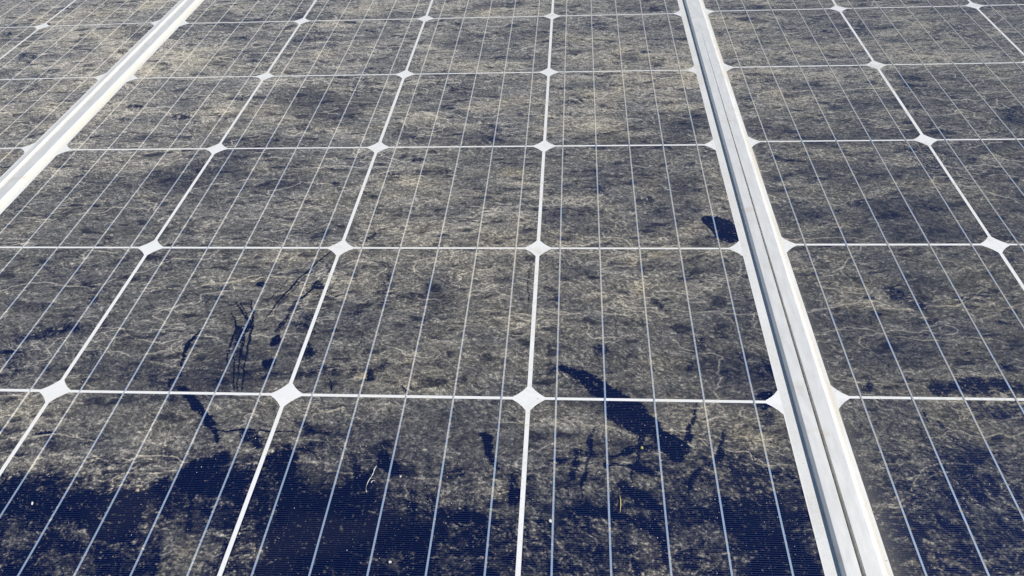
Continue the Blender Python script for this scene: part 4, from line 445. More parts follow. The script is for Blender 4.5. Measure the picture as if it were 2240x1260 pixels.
t 0.8 1.5 -1314 1851 -1310 1841 -1311 1832 -1316 1826 -1325 1824 -1336 1826 -1346 1832 -1354 1840 -1357 1850 -1357 1858 -1351 1864 -1342 1867 -1332 1865 -1322 1859
t 0.8 1.5 -503 816 -502 807 -507 799 -518 792 -533 789 -548 789 -561 793 -569 800 -571 808 -566 817 -555 823 -540 827 -524 827 -511 823
t 0.8 1.5 -827 1034 -828 1025 -843 1013 -867 1003 -898 996 -927 993 -950 995 -962 1001 -961 1011 -947 1022 -922 1032 -892 1040 -862 1043 -839 1041
t 0.8 1.5 -300 2357 -294 2329 -306 2302 -331 2282 -366 2273 -404 2276 -436 2291 -458 2315 -464 2344 -453 2371 -427 2392 -391 2401 -354 2398 -321 2382
t 0.8 1.5 41 2355 40 2338 24 2320 -5 2305 -40 2295 -75 2294 -102 2300 -118 2314 -117 2331 -101 2349 -72 2365 -37 2374 -2 2375 26 2369
t 0.8 1.5 -664 2308 -666 2295 -683 2280 -712 2267 -746 2258 -781 2255 -807 2258 -821 2266 -819 2279 -803 2294 -774 2307 -739 2317 -704 2320 -678 2317
t 0.8 1.5 -1323 2171 -1316 2155 -1316 2141 -1322 2132 -1333 2129 -1348 2132 -1363 2143 -1375 2157 -1382 2173 -1382 2187 -1376 2196 -1364 2199 -1350 2195 -1335 2185
l 0.7 0.3 -958 987 -950 981 -940 987 -925 995 -908 1004 -890 1012 -869 1021 -844 1031 -821 1039 -805 1045 -807 1052 -813 1057 -830 1053 -856 1048 -883 1042 -906 1035 -924 1025 -940 1014 -953 1003 -962 996
l 0.7 0.3 -484 1148 -480 1142 -440 1127 -383 1104 -323 1081 -274 1065 -242 1060 -218 1061 -197 1065 -171 1067 -136 1067 -99 1067 -58 1068 -17 1067 30 1067 82 1067 130 1066 162 1066 163 1071 158 1076 125 1076 78 1077 25 1078 -22 1079 -63 1079 -103 1078 -141 1077 -175 1077 -202 1075 -224 1072 -246 1071 -277 1077 -326 1092 -386 1114 -443 1136 -483 1152
l 0.5 0.3 -745 2161 -739 2155 -716 2157 -684 2160 -647 2163 -612 2165 -576 2165 -537 2163 -503 2162 -479 2161 -479 2165 -483 2170 -508 2173 -543 2177 -583 2181 -620 2182 -655 2180 -692 2176 -723 2171 -746 2168
l 0.4 0.3 -1106 1712 -1100 1707 -1090 1709 -1075 1713 -1057 1716 -1036 1717 -1007 1716 -973 1713 -941 1710 -919 1708 -919 1712 -923 1717 -946 1720 -979 1725 -1014 1729 -1043 1731 -1065 1729 -1083 1725 -1097 1721 -1107 1718
l 0.5 0.3 538 288 541 285 563 281 595 275 630 269 664 262 694 255 724 248 755 240 788 234 827 230 870 227 912 224 951 221 988 219 1024 217 1055 216 1077 215 1078 217 1075 221 1053 222 1022 225 985 228 948 230 909 233 867 235 825 238 786 242 753 248 722 256 692 264 662 271 628 277 592 283 561 287 539 291"""

RES = 0.34
X0, Y0, LX, LY = -520.0, -190.0, 1458.0, 972.0
NX, NY = int(round(LX / RES)), int(round(LY / RES))
rng = np.random.default_rng(7)
KX = np.fft.rfftfreq(NX, RES)[None, :] * 2 * np.pi
KY = np.fft.fftfreq(NY, RES)[:, None] * 2 * np.pi


def fnoise(lx, ly, beta, ang=0.0, hp=0.0):
    """periodic noise with correlation lengths lx, ly (mm), unit deviation; hp > 0 removes scales above hp mm"""
    a = math.radians(ang)
    kx = KX * math.cos(a) + KY * math.sin(a)
    ky = -KX * math.sin(a) + KY * math.cos(a)
    k2 = (kx * lx) ** 2 + (ky * ly) ** 2
    amp = (1.0 + k2) ** (-beta / 2)
    if hp:
        h2 = (KX ** 2 + KY ** 2) * hp * hp
        amp = amp * h2 / (1 + h2)
    w = np.fft.rfft2(rng.standard_normal((NY, NX)).astype(np.float32))
    n = np.fft.irfft2(w * amp, s=(NY, NX)).astype(np.float32)
    n -= n.mean()
    return n / n.std()


IX = np.arange(NX, dtype=np.float32)[None, :]
IY = np.arange(NY, dtype=np.float32)[:, None]
XX = X0 + (IX + .5) * RES + 0 * IY
YY = Y0 + (IY + .5) * RES + 0 * IX


def warped(n, wx, wy):
    """n sampled at positions displaced by wx, wy (mm)"""
    ix = (IX + wx / RES).astype(np.int32) % NX
    iy = (IY + wy / RES).astype(np.int32) % NY
    return n[iy, ix]


def sstep(a, b, x):
    t = np.clip((x - a) / (b - a), 0, 1)
    return t * t * (3 - 2 * t)


def box(m, r):
    r = int(r)
    if r < 1:
        return m
    for ax in (0, 1):
        p = np.concatenate([np.repeat(np.take(m, [0], ax), r + 1, ax), m, np.repeat(np.take(m, [-1], ax), r, ax)], ax)
        c = np.cumsum(p, ax, dtype=np.float64)
        n = m.shape[ax]
        m = ((np.take(c, range(2 * r + 1, 2 * r + 1 + n), ax) - np.take(c, range(0, n), ax)) / (2 * r + 1)).astype(np.float32)
    return m


def make_dirt():
    low = fnoise(90, 60, 3.0)
    mid = fnoise(16, 8, 2.6)
    wx = 2.4 * fnoise(14, 9, 3.0) + 1.3 * fnoise(2.4, 2.0, 3.0)
    wy = 1.5 * fnoise(16, 8, 3.0) + 1.0 * fnoise(2.4, 2.0, 3.0)
    # fibrous matter: short threads laid mostly across the panel, curled by the warp
    fa = warped(fnoise(1.5, 0.55, 2.0, 6, 3.5), wx, wy)
    fb = warped(fnoise(1.2, 0.5, 2.0, -28, 3), wy, wx)
    fc = fnoise(0.42, 0.36, 2.0, 0, 2.0)
    sel = sstep(-.8, .8, fnoise(20, 12, 2.5))
    fib = fa * sel + fb * (1 - sel)
    fib = (.75 * fib + .75 * fc) / 1.06
    pits = sstep(.85, 2.0, warped(fnoise(4.5, 2.0, 2.6, 4, 10), wx * .6, wy * .6))
    rip = warped(fnoise(9, 3.6, 2.4, 4, 9), wx * 1.4, wy * 1.4)
    rip = .75 * rip + .45 * warped(fnoise(5, 1.6, 2.3, -8, 6), wx, wy)
    streak = fnoise(1.6, 14, 2.4, 14, 8)
    # thin pale threads where silt lines dried
    nv = warped(fnoise(15, 7, 2.35), wx * .5, wy * .5)
    gy, gx = np.gradient(nv)
    dist = np.abs(nv - .3) / (np.hypot(gx, gy) + 1e-4) * RES
    vein = np.exp(-(dist / .45) ** 2) * sstep(-.2, .8, fnoise(14, 9, 2.4))
    nv2 = warped(fnoise(34, 16, 2.5), wx * .7, wy * .6)
    gy, gx = np.gradient(nv2)
    d2 = np.abs(nv2 + .2) / (np.hypot(gx, gy) + 1e-4) * RES
    vein2 = np.exp(-(d2 / .45) ** 2) * sstep(-.1, .8, fnoise(26, 14, 2.4))
    nv3 = warped(fnoise(9, 4, 2.4), wy, wx)
    gy, gx = np.gradient(nv3)
    d3 = np.abs(nv3) / (np.hypot(gx, gy) + 1e-4) * RES
    hair = np.exp(-(d3 / .32) ** 2) * sstep(.6, 1.4, fnoise(9, 6, 2.4))
    nv4 = warped(fnoise(6, 3.2, 2.3), wy, wx)
    gy, gx = np.gradient(nv4)
    d4 = np.abs(nv4 - .2) / (np.hypot(gx, gy) + 1e-4) * RES
    silt = np.exp(-(d4 / .24) ** 2) * sstep(.6, 1.4, fnoise(7, 4.5, 2.3))
    tan = np.clip(.06 + .05 * low + .08 * mid, 0, 1)
    del gx, gy, nv, nv2, nv3, fa, fb

    C = np.zeros((NY, NX), np.float32)
    D = np.zeros((NY, NX), np.float32)
    T = np.zeros((NY, NX), np.float32)
    L = np.zeros((NY, NX), np.float32)
    jx = 1.5 * fnoise(5, 4, 2.6) + .35 * fc
    jy = 1.3 * fnoise(5, 3.5, 2.6) + .35 * fc
    for line in SHAPES.strip().split('\n'):
        f = line.split()
        kind, amt, soft = f[0], float(f[1]), float(f[2])
        P = np.array(f[3:], np.float32).reshape(-1, 2) * .1
        far = P[:, 1].mean() > 120
        if kind == 'c' and far and amt < .94:
            amt, soft = amt * .72, soft * 1.5 + .8
        if kind == 'd':
            amt, soft = amt * .9, soft * 2.0
        if kind == 'c' and amt < .8 and not far:
            soft *= 1.5
        pad = soft * 3 + 6
        i0 = max(int((P[:, 0].min() - pad - X0) / RES), 0)
        i1 = min(int((P[:, 0].max() + pad - X0) / RES), NX)
        j0 = max(int((P[:, 1].min() - pad - Y0) / RES), 0)
        j1 = min(int((P[:, 1].max() + pad - Y0) / RES), NY)
        if i1 - i0 < 2 or j1 - j0 < 2:
            continue
        sl = (slice(j0, j1), slice(i0, i1))
        k = .25 if kind == 'l' else min(1.1, .38 + soft * .36)
        x = XX[sl] + jx[sl] * k
        y = YY[sl] + jy[sl] * k
        ins = np.zeros(x.shape, bool)
        for (xa, ya), (xb, yb) in zip(P, np.roll(P, -1, 0)):
            if ya == yb:
                continue
            ins ^= ((ya > y) != (yb > y)) & (x < (xb - xa) * (y - ya) / (yb - ya) + xa)
        m = ins.astype(np.float32)
        r = soft / RES * .65
        m = box(box(m, r), r)
        m *= amt
        A = {'c': C, 'd': D, 't': T, 'l': L}[kind]
        A[sl] = np.maximum(A[sl], m)
    C *= 1 - D
    T *= .62 - .25 * sstep(250, 500, YY)
    D *= .8
    # wiping lifts the thin film first and leaves the caked flecks: the edge of a wipe follows the texture
    C = np.clip(C, 0, 1)
    edge = C * (1 - C) * 4
    C = np.clip(C * 1.18 - edge * (.15 * fib + .16 * rip + .12 * streak) - .34 * C * sstep(1.0, 2.0, fib), 0, 1)

    cov = .180 * np.exp(np.clip(.48 * fib + .19 * rip + .16 * mid + .10 * low, -2.2, 1.5))
    blot = sstep(.5, 1.9, warped(fnoise(20, 11, 2.8), wx, wy))
    cov *= 1 - .42 * blot
    cov *= 1 + .22 * sstep(.6, 2.0, warped(fnoise(26, 12, 2.8), wx, wy))
    cov += .44 * vein + .40 * vein2 + .36 * silt
    cov *= 1 - .68 * pits
    cov *= 1 - .6 * hair
    cov += T * (.055 + .045 * fib) * .9
    cov *= 1.0 + 1.30 * sstep(-40, 740, YY)  # denser dust towards the far end, with the pale glare there painted in
    tan = tan + .55 * T + .16 * vein + .26 * vein2 + .12 * silt + .12 * np.clip(fib - .8, 0, 2)
    haze = .0006 + .008 * sstep(.6, 1.8, mid) + .035 * np.clip(fib - 1.5, 0, 2)
    cov = np.clip(cov, .006, 1)
    cov = cov * (1 - C) + haze * C
    line = L * sstep(-1.6, .4, fc + mid * .6)
    cov = np.maximum(cov, cov * (1 - line) + .60 * line)
    tan = np.maximum(tan, .5 * line)
    # dried grains: single bright points, some on the wiped glass too
    n = 40000
    px = rng.integers(0, NX, n)
    py = rng.integers(0, NY, n)
    v = (rng.random(n) ** 3 * .6 + .1).astype(np.float32)
    cov[py, px] = np.maximum(cov[py, px], v)
    k = v > .35
    cov[py[k], (px[k] + 1) % NX] = np.maximum(cov[py[k], (px[k] + 1) % NX], v[k] * .7)
    # silt swept against the frames
    wob = fnoise(10, 14, 2.4)
    fa_ = XX - (504.8 - .003 * (YY - 5.6))                     # right panel, along its left rail
    a = np.maximum(np.exp(-np.clip(fa_ - 2.2 - .8 * wob, 0, 99) / 1.9), .40 * np.exp(-np.clip(fa_, 0, 99) / 8)) * (fa_ > -3)
    cov = np.maximum(cov, .92 * a)
    tan = np.maximum(tan, .70 * a)
    fb_ = XX + 165.0                                           # middle panel, along its left rail
    a = np.exp(-np.clip(fb_ - 4.5 - .8 * wob, 0, 99) / 1.6) * (fb_ > -3)
    cov = np.maximum(cov, .62 * a)
    tan = np.maximum(tan, .72 * a)
    a = np.exp(-((fb_ - .5) / 1.2) ** 2)
    cov = np.maximum(cov, (.95 + .1 * wob) * a)
    tan = np.maximum(tan, 1.6 * a)
    fc_ = 483.0 - XX                                           # middle panel, along its right rail: grey film
    a = sstep(8.2, 7.2, fc_ + .1 * wob) * (fc_ > -3)
    m2 = np.clip(.60 + .08 * mid + .05 * fib, .05, .8)
    cov = np.maximum(cov, m2 * a)
    tan = np.where(a > .5, .12, tan)
    cov = np.clip(cov, 0, 1)
    film = np.clip((1 - C) * (.82 + .10 * mid + .06 * fib) * (1 - .35 * blot) * (1 - .4 * pits), 0, 1)     # thin grey film under the flecks
    return cov, np.clip(tan / 1.6, 0, 1), film


cov, tan, film = make_dirt()
img = bpy.data.images.new('dirt_film', NX, NY, alpha=False, float_buffer=False)
img.colorspace_settings.name = 'Non-Color'
buf = np.ones((NY, NX, 4), np.float32)
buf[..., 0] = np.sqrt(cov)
buf[..., 1] = tan
buf[..., 2] = film
img.pixels.foreach_set(buf.ravel())
img.update()
img.pack()
del buf


# ------------------------------------------------------------------ materials
def mat(name):
    m = bpy.data.materials.new(name)
    m.use_nodes = True
    return m, m.node_tree, m.node_tree.nodes, m.node_tree.links


def dirty(name, base_setup, cover=1.0, thin_film=None):
    """a laminate under clear glass (base_setup) with the dirt film on top of the glass"""
    m, nt, N, Lk = mat(name)
    bsdf = N['Principled BSDF']
    bsdf.inputs['Coat Weight'].default_value = 1.0
    bsdf.inputs['Coat Roughness'].default_value = 0.06
    bsdf.inputs['Coat IOR'].default_value = 1.39
    base_setup(N, Lk, bsdf)
    geo = N.new('ShaderNodeNewGeometry')
    sub = N.new('ShaderNodeVectorMath'); sub.operation = 'SUBTRACT'
    sub.inputs[1].default_value = (X0 * MM, Y0 * MM, 0)
    div = N.new('ShaderNodeVectorMath'); div.operation = 'DIVIDE'
    div.inputs[1].default_value = (NX * RES * MM, NY * RES * MM, 1)
    tex = N.new('ShaderNodeTexImage'); tex.image = img; tex.extension = 'REPEAT'; tex.interpolation = 'Linear'
    Lk.new(geo.outputs['Position'], sub.inputs[0])
    Lk.new(sub.outputs[0], div.inputs[0])
    Lk.new(div.outputs[0], tex.inputs['Vector'])
    sep = N.new('ShaderNodeSeparateColor')
    Lk.new(tex.outputs['Color'], sep.inputs[0])
    sq = N.new('ShaderNodeMath'); sq.operation = 'MULTIPLY'
    Lk.new(sep.outputs[0], sq.inputs[0]); Lk.new(sep.outputs[0], sq.inputs[1])
    # fine powdery grain finer than the map
    pos = N.new('ShaderNodeVectorMath'); pos.operation = 'MULTIPLY'
    pos.inputs[1].default_value = (1000, 1500, 1000)
    Lk.new(geo.outputs['Position'], pos.inputs[0])
    gr = N.new('ShaderNodeTexNoise'); gr.inputs['Scale'].default_value = 1.4
    gr.inputs['Detail'].default_value = 3.0; gr.inputs['Roughness'].default_value = .65
    Lk.new(pos.outputs[0], gr.inputs['Vector'])
    gm = N.new('ShaderNodeMapRange')
    gm.inputs[1].default_value = .3; gm.inputs[2].default_value = .7
    gm.inputs[3].default_value = .52 * cover; gm.inputs[4].default_value = 1.5 * cover
    Lk.new(gr.outputs[0], gm.inputs[0])
    fac = N.new('ShaderNodeMath'); fac.operation = 'MULTIPLY'; fac.use_clamp = True
    Lk.new(sq.outputs[0], fac.inputs[0]); Lk.new(gm.outputs[0], fac.inputs[1])
    ramp = N.new('ShaderNodeValToRGB')
    e = ramp.color_ramp.elements
    e[0].position = 0.0; e[0].color = (.555, .54, .515, 1)
    e[1].position = 0.5; e[1].color = (.80, .71, .53, 1)
    x = ramp.color_ramp.elements.new(1.0); x.color = (.80, .47, .18, 1)
    Lk.new(sep.outputs[1], ramp.inputs[0])
    hv = N.new('ShaderNodeHueSaturation')
    Lk.new(ramp.outputs[0], hv.inputs['Color'])
    if thin_film:                                        # thin soot between the flecks hides the blue of the cell
        src = bsdf.inputs['Base Color'].links[0].from_socket
        fm = N.new('ShaderNodeMix'); fm.data_type = 'RGBA'
        Lk.new(sep.outputs[2], fm.inputs[0]); Lk.new(src, fm.inputs[6]); fm.inputs[7].default_value = thin_film
        Lk.new(fm.outputs[2], bsdf.inputs['Base Color'])
        cw = N.new('ShaderNodeMapRange')
        cw.inputs[3].default_value = 1.0; cw.inputs[4].default_value = .55
        Lk.new(sep.outputs[2], cw.inputs[0]); Lk.new(cw.outputs[0], bsdf.inputs['Coat Weight'])
    dirt = N.new('ShaderNodeBsdfDiffuse'); dirt.inputs['Roughness'].default_value = .8
    Lk.new(hv.outputs[0], dirt.inputs['Color'])
    bump = N.new('ShaderNodeBump'); bump.inputs['Strength'].default_value = .55
    bump.inputs['Distance'].default_value = .0009
    Lk.new(fac.outputs[0], bump.inputs['Height'])
    Lk.new(bump.outputs[0], dirt.inputs['Normal'])
    # a dusty pane reflects less sharply
    cr = N.new('ShaderNodeMapRange')
    cr.inputs[1].default_value = 0; cr.inputs[2].default_value = .15
    cr.inputs[3].default_value = .05; cr.inputs[4].default_value = .38
    Lk.new(fac.outputs[0], cr.inputs[0]); Lk.new(cr.outputs[0], bsdf.inputs['Coat Roughness'])
    mix = N.new('ShaderNodeMixShader')
    Lk.new(fac.outputs[0], mix.inputs[0]); Lk.new(bsdf.outputs[0], mix.inputs[1]); Lk.new(dirt.outputs[0], mix.inputs[2])
    Lk.new(mix.outputs[0], N['Material Output'].inputs['Surface'])
    return m


def cell_base(N, Lk, b):
    oi = N.new('ShaderNodeObjectInfo')
    r = N.new('ShaderNodeValToRGB')
    r.color_ramp.elements[0].color = (.0001, .0018, .026, 1)
    r.color_ramp.elements[1].color = (.0002, .0028, .036, 1)
    Lk.new(oi.outputs['Random'], r.inputs[0])
    Lk.new(r.outputs[0], b.inputs['Base Color'])
    b.inputs['Roughness'].default_value = .45
    b.inputs['Specular IOR Level'].default_value = 0


def white_base(N, Lk, b):
    no = N.new('ShaderNodeTexNoise'); no.inputs['Scale'].default_value = 60
    r = N.new('ShaderNodeValToRGB')
    r.color_ramp.elements[0].color = (.83, .84, .84, 1); r.color_ramp.elements[1].color = (.89, .89, .88, 1)
    Lk.new(no.outputs[0], r.inputs[0]); Lk.new(r.outputs[0], b.inputs['Base Color'])
    b.inputs['Roughness'].default_value = .6


def ribbon_base(N, Lk, b):
    geo = N.new('ShaderNodeNewGeometry')
    no = N.new('ShaderNodeTexNoise'); no.inputs['Scale'].default_value = 90; no.inputs['Detail'].default_value = 3
    Lk.new(geo.outputs['Position'], no.inputs['Vector'])
    r = N.new('ShaderNodeMapRange'); r.inputs[3].default_value = .22; r.inputs[4].default_value = .42
    Lk.new(no.outputs[0], r.inputs[0]); Lk.new(r.outputs[0], b.inputs['Roughness'])
    b.inputs['Base Color'].default_value = (.50, .64, .84, 1)
    b.inputs['Metallic'].default_value = .5


def finger_base(N, Lk, b):
    b.inputs['Base Color'].default_value = (.025, .05, .11, 1)
    b.inputs['Metallic'].default_value = .3
    b.inputs['Roughness'].default_value = .5


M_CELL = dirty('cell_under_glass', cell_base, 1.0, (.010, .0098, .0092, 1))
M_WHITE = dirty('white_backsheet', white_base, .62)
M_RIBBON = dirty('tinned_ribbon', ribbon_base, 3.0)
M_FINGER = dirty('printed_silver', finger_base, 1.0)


def frame_material():
    m, nt, N, Lk = mat('anodised_aluminium')
    b = N['Principled BSDF']
    geo = N.new('ShaderNodeNewGeometry')
    mp = N.new('ShaderNodeVectorMath'); mp.operation = 'MULTIPLY'; mp.inputs[1].default_value = (260, 60, 260)
    Lk.new(geo.outputs['Position'], mp.inputs[0])
    n1 = N.new('ShaderNodeTexNoise'); n1.inputs['Scale'].default_value = 1.0; n1.inputs['Detail'].default_value = 5
    n1.inputs['Roughness'].default_value = .6
    Lk.new(mp.outputs[0], n1.inputs['Vector'])
    r = N.new('ShaderNodeValToRGB')
    r.color_ramp.elements[0].position = .3; r.color_ramp.elements[0].color = (.76, .755, .73, 1)
    r.color_ramp.elements[1].position = .7; r.color_ramp.elements[1].color = (.85, .84, .81, 1)
    Lk.new(n1.outputs[0], r.inputs[0])
    # a few brownish water stains
    n2 = N.new('ShaderNodeTexNoise'); n2.inputs['Scale'].default_value = 55; n2.inputs['Detail'].default_value = 4
    Lk.new(geo.outputs['Position'], n2.inputs['Vector'])
    st = N.new('ShaderNodeMapRange'); st.inputs[1].default_value = .60; st.inputs[2].default_value = .78
    st.inputs[3].default_value = 0; st.inputs[4].default_value = .55
    Lk.new(n2.outputs[0], st.inputs[0])
    mx = N.new('ShaderNodeMix'); mx.data_type = 'RGBA'
    Lk.new(st.outputs[0], mx.inputs[0]); Lk.new(r.outputs[0], mx.inputs[6]); mx.inputs[7].default_value = (.62, .50, .36, 1)
    Lk.new(mx.outputs[2], b.inputs['Base Color'])
    b.inputs['Metallic'].default_value = .30
    rr = N.new('ShaderNodeMapRange'); rr.inputs[3].default_value = .38; rr.inputs[4].default_value = .58
    Lk.new(n1.outputs[0], rr.inputs[0]); Lk.new(rr.outputs[0], b.inputs['Roughness'])
    bp = N.new('ShaderNodeBump'); bp.inputs['Strength'].default_value = .15; bp.inputs['Distance'].default_value = .0002
    Lk.new(n1.outputs[0], bp.inputs['Height']); Lk.new(bp.outputs[0], b.inputs['Normal'])
    return m


M_FRAME = frame_material()


def plain(name, col, rough=.7, var=.25, scale=900):
    m, nt, N, Lk = mat(name)
    b = N['Principled BSDF']
    no = N.new('ShaderNodeTexNoise'); no.inputs['Scale'].default_value = scale
    geo = N.new('ShaderNodeNewGeometry')
    Lk.new(geo.outputs['Position'], no.inputs['Vector'])
    r = N.new('ShaderNodeValToRGB')
    r.color_ramp.elements[0].color = tuple(c * (1 - var) for c in col) + (1,)
    r.color_ramp.elements[1].color = tuple(min(1, c * (1 + var)) for c in col) + (1,)
    Lk.new(no.outputs[0], r.inputs[0]); Lk.new(r.outputs[0], b.inputs['Base Color'])
    b.inputs['Roughness'].default_value = rough
    return m


# ------------------------------------------------------------------ mesh helpers
def mesh_from(name, bm, material):
    me = bpy.data.meshes.new(name)
    bm.normal_update()
    bm.to_mesh(me)
    bm.free()
    me.materials.append(material)
    return me


def link(name, me, parent=None, loc=(0, 0, 0), rz=0.0):
    o = bpy.data.objects.new(name, me)
    COL.objects.link(o)
    o.location = loc
    o.rotation_euler = (0, 0, rz)
    if parent:
        o.parent = parent
    return o


def prism(bm, pts, z0, z1):
    """pts (mm, counter-clockwise) extruded from z0 to z1 (mm)"""
    lo = [bm.verts.new((x * MM, y * MM, z0 * MM)) for x, y in pts]
    hi = [bm.verts.new((x * MM, y * MM, z1 * MM)) for x, y in pts]
    bm.faces.new(hi)
    bm.faces.new(lo[::-1])
    n = len(pts)
    for i in range(n):
        bm.faces.new((lo[i], lo[(i + 1) % n], hi[(i + 1) % n], hi[i]))


def rect(x0, y0, x1, y1):
    return [(x0, y0), (x1, y0), (x1, y1), (x0, y1)]


# ------------------------------------------------------------------ one solar cell, its ribbons and its printed fingers
CW, CH, CUT = 155.9, 156.4, 9.0          # cell width, height and corner cut, mm
BUS = [(-.39 + .195 * k) * PITCH for k in range(5)]
NFING = 121

bm = bmesh.new()
hx, hy = CW / 2, CH / 2
corner = [(hx, hy - CUT), (hx - .30 * CUT, hy - .60 * CUT), (hx - .60 * CUT, hy - .30 * CUT), (hx - CUT, hy)]   # slightly rounded cut
outline = corner + [(-x, y) for x, y in corner[::-1]] + [(-x, -y) for x, y in corner] + [(x, -y) for x, y in corner[::-1]]
prism(bm, outline, -.25, 0)
ME_CELL = mesh_from('solar_cell', bm, M_CELL)

bm = bmesh.new()
prism(bm, rect(-.55, -PITCH / 2, .55, PITCH / 2), .07, .20)
ME_BUS = mesh_from('busbar', bm, M_RIBBON)

bm = bmesh.new()
step = (CH - 2.0) / (NFING - 1)


def sheet(bm, x0, y0, x1, y1, z):
    bm.faces.new([bm.verts.new((x * MM, y * MM, z * MM)) for x, y in rect(x0, y0, x1, y1)])


for i in range(NFING):
    y = -hy + 1.0 + i * step
    cut = max(0, CUT - min(y + hy, hy - y))
    x = hx - 1.0 - cut
    sheet(bm, -x, y - .10, x, y + .10, .035)
for k in range(-1, 5):                   # short bridges between every second pair of fingers
    xa = BUS[k] if k >= 0 else -hx + 1
    xb = BUS[k + 1] if k < 4 else hx - 1
    for t in ((1 / 3, 2 / 3) if 0 <= k < 4 else (.5,)):
        x = xa + (xb - xa) * t
        for i in range(6 + (k & 1), NFING - 7, 2):
            y = -hy + 1.0 + i * step
            sheet(bm, x - .09, y + .10, x + .09, y + step - .10, .035)
ME_FING = mesh_from('finger_grid', bm, M_FINGER)


def rail_mesh(length, width, flip, bev=1.5, outer=.12):
    """extruded frame rail: its inner wall at x = 0, body towards +x (or -x if flip), along +y"""
    prof = [(0, -32), (0, 1.75), (.12, 1.95), (bev, 2.92), (bev + .25, 3.0), (width - outer, 3.0), (width, 3.0 - outer), (width, -32)]
    bm = bmesh.new()
    a = [bm.verts.new(((-x if flip else x) * MM, 0, z * MM)) for x, z in prof]
    b = [bm.verts.new(((-x if flip else x) * MM, length * MM, z * MM)) for x, z in prof]
    n = len(prof)
    for i in range(n):
        bm.faces.new((a[i], a[(i + 1) % n], b[(i + 1) % n], b[i]))
    bm.faces.new(a)
    bm.faces.new(b[::-1])
    bmesh.ops.recalc_face_normals(bm, faces=bm.faces)
    return mesh_from('frame_rail', bm, M_FRAME)


ROW0, ROWS, COLS = -2, 9, 4


def solar_panel(label, ox, oy, rot, first_line, wl, wr, inner_l, inner_r, bev_l=1.5, outer_r=.12):
    """root at (ox, oy); first_line = x of the leftmost cell boundary, inner_l / inner_r = frame walls, all local mm"""
    root = bpy.data.objects.new('solar_panel', None)
    root.empty_display_size = .05
    COL.objects.link(root)
    root.location = (ox * MM, oy * MM, 0)
    root.rotation_euler = (0, rot[0], rot[1])
    root['label'] = label
    root['category'] = 'solar panel'
    root['group'] = 'framed solar panels mounted side by side'
    ya = ROW0 * PITCH - 14.0
    yb = (ROW0 + ROWS) * PITCH + 14.0
    bm = bmesh.new()
    prism(bm, rect(inner_l - .02, ya - .02, inner_r + .02, yb + .02), -4.6, -.12)
    link('backsheet', mesh_from('backsheet', bm, M_WHITE), root)
    # long rails, short rails butt between them
    link('frame_rail', rail_mesh(yb - ya + 18, wl, True, bev_l), root, (inner_l * MM, (ya - 9) * MM, 0))
    link('frame_rail', rail_mesh(yb - ya + 18, wr, False, 1.5, outer_r), root, (inner_r * MM, (ya - 9) * MM, 0))
    span = inner_r - inner_l
    link('frame_rail', rail_mesh(span, 9, False), root, (inner_r * MM, yb * MM, 0), math.pi / 2)
    link('frame_rail', rail_mesh(span, 9, True), root, (inner_r * MM, ya * MM, 0), math.pi / 2)
    proto = None
    for r in range(ROWS):
        for c in range(COLS):
            x = first_line + (c + .5) * PITCH
            y = (ROW0 + r + .5) * PITCH
            jx, jy = random.uniform(-.15, .15), random.uniform(-.1, .1)
            cell = link('solar_cell', ME_CELL, root, ((x + jx) * MM, (y + jy) * MM, 0))
            for b in BUS:
                link('busbar', ME_BUS, cell, (b * MM, -jy * MM, 0))
            fg = link('finger_grid', ME_FING, cell)
            fg['kind'] = 'stuff'
    return root


random.seed(4)
solar_panel('middle solar panel with wiped navy patches and finger streaks along its near end',
            0, 0, (0, 0), -PITCH, 10.6, 9.1, -165.0, 483.0)
# this one sits a little lower at its far side
solar_panel('dust covered solar panel beyond the pale left rail, only its edge showing, no wiped patches',
            -191.3, 4.6, (-.012, 0), -4 * PITCH, 9.0, 8.3, -4 * PITCH - 6.0, 2.8, 1.5, 1.9)
solar_panel('dusty solar panel right of the double rail with a curved drying line near its bottom',
            4.1968 * PITCH, .0354 * PITCH, (0, .003), -PITCH, 10.9, 9.0, 504.8 - 4.1968 * PITCH, 3 * PITCH + 8.0, 2.1)

# ------------------------------------------------------------------ roof under the panels
bm = bmesh.new()
q = [bm.verts.new((x, y, -.0325)) for x, y in ((-30, -30), (30, -30), (30, 30), (-30, 30))]
bm.faces.new(q)
roof = link('roof_surface', mesh_from('roof_surface', bm, plain('roof_felt', (.03, .03, .03), .9, .4, 40)))
roof['kind'] = 'structure'


# ------------------------------------------------------------------ small things lying on the glass
def tag(o, label, cat, group=None, kind=None):
    o['label'] = label
    o['category'] = cat
    if group:
        o['group'] = group
    if kind:
        o['kind'] = kind


def tube(bm, path, n=7):
    """path of (x, y, z, r) in mm"""
    rings = []
    P = [Vector(p[:3]) for p in path]
    for i, p in enumerate(P):
        t = (P[min(i + 1, len(P) - 1)] - P[max(i - 1, 0)]).normalized()
        u = t.cross(Vector((0, 0, 1)))
        u = u.normalized() if u.length > 1e-4 else Vector((1, 0, 0))
        v = u.cross(t)
        r = path[i][3]
        rings.append([bm.verts.new((p + (u * math.cos(a) + v * math.sin(a)) * r) * MM) for a in [2 * math.pi * k / n for k in range(n)]])
    for a, b in zip(rings, rings[1:]):
        for k in range(n):
            bm.faces.new((a[k], a[(k + 1) % n], b[(k + 1) % n], b[k]))
    bm.faces.new(rings[0][::-1])
    bm.faces.new(rings[-1])
    bmesh.ops.recalc_face_normals(bm, faces=bm.faces)


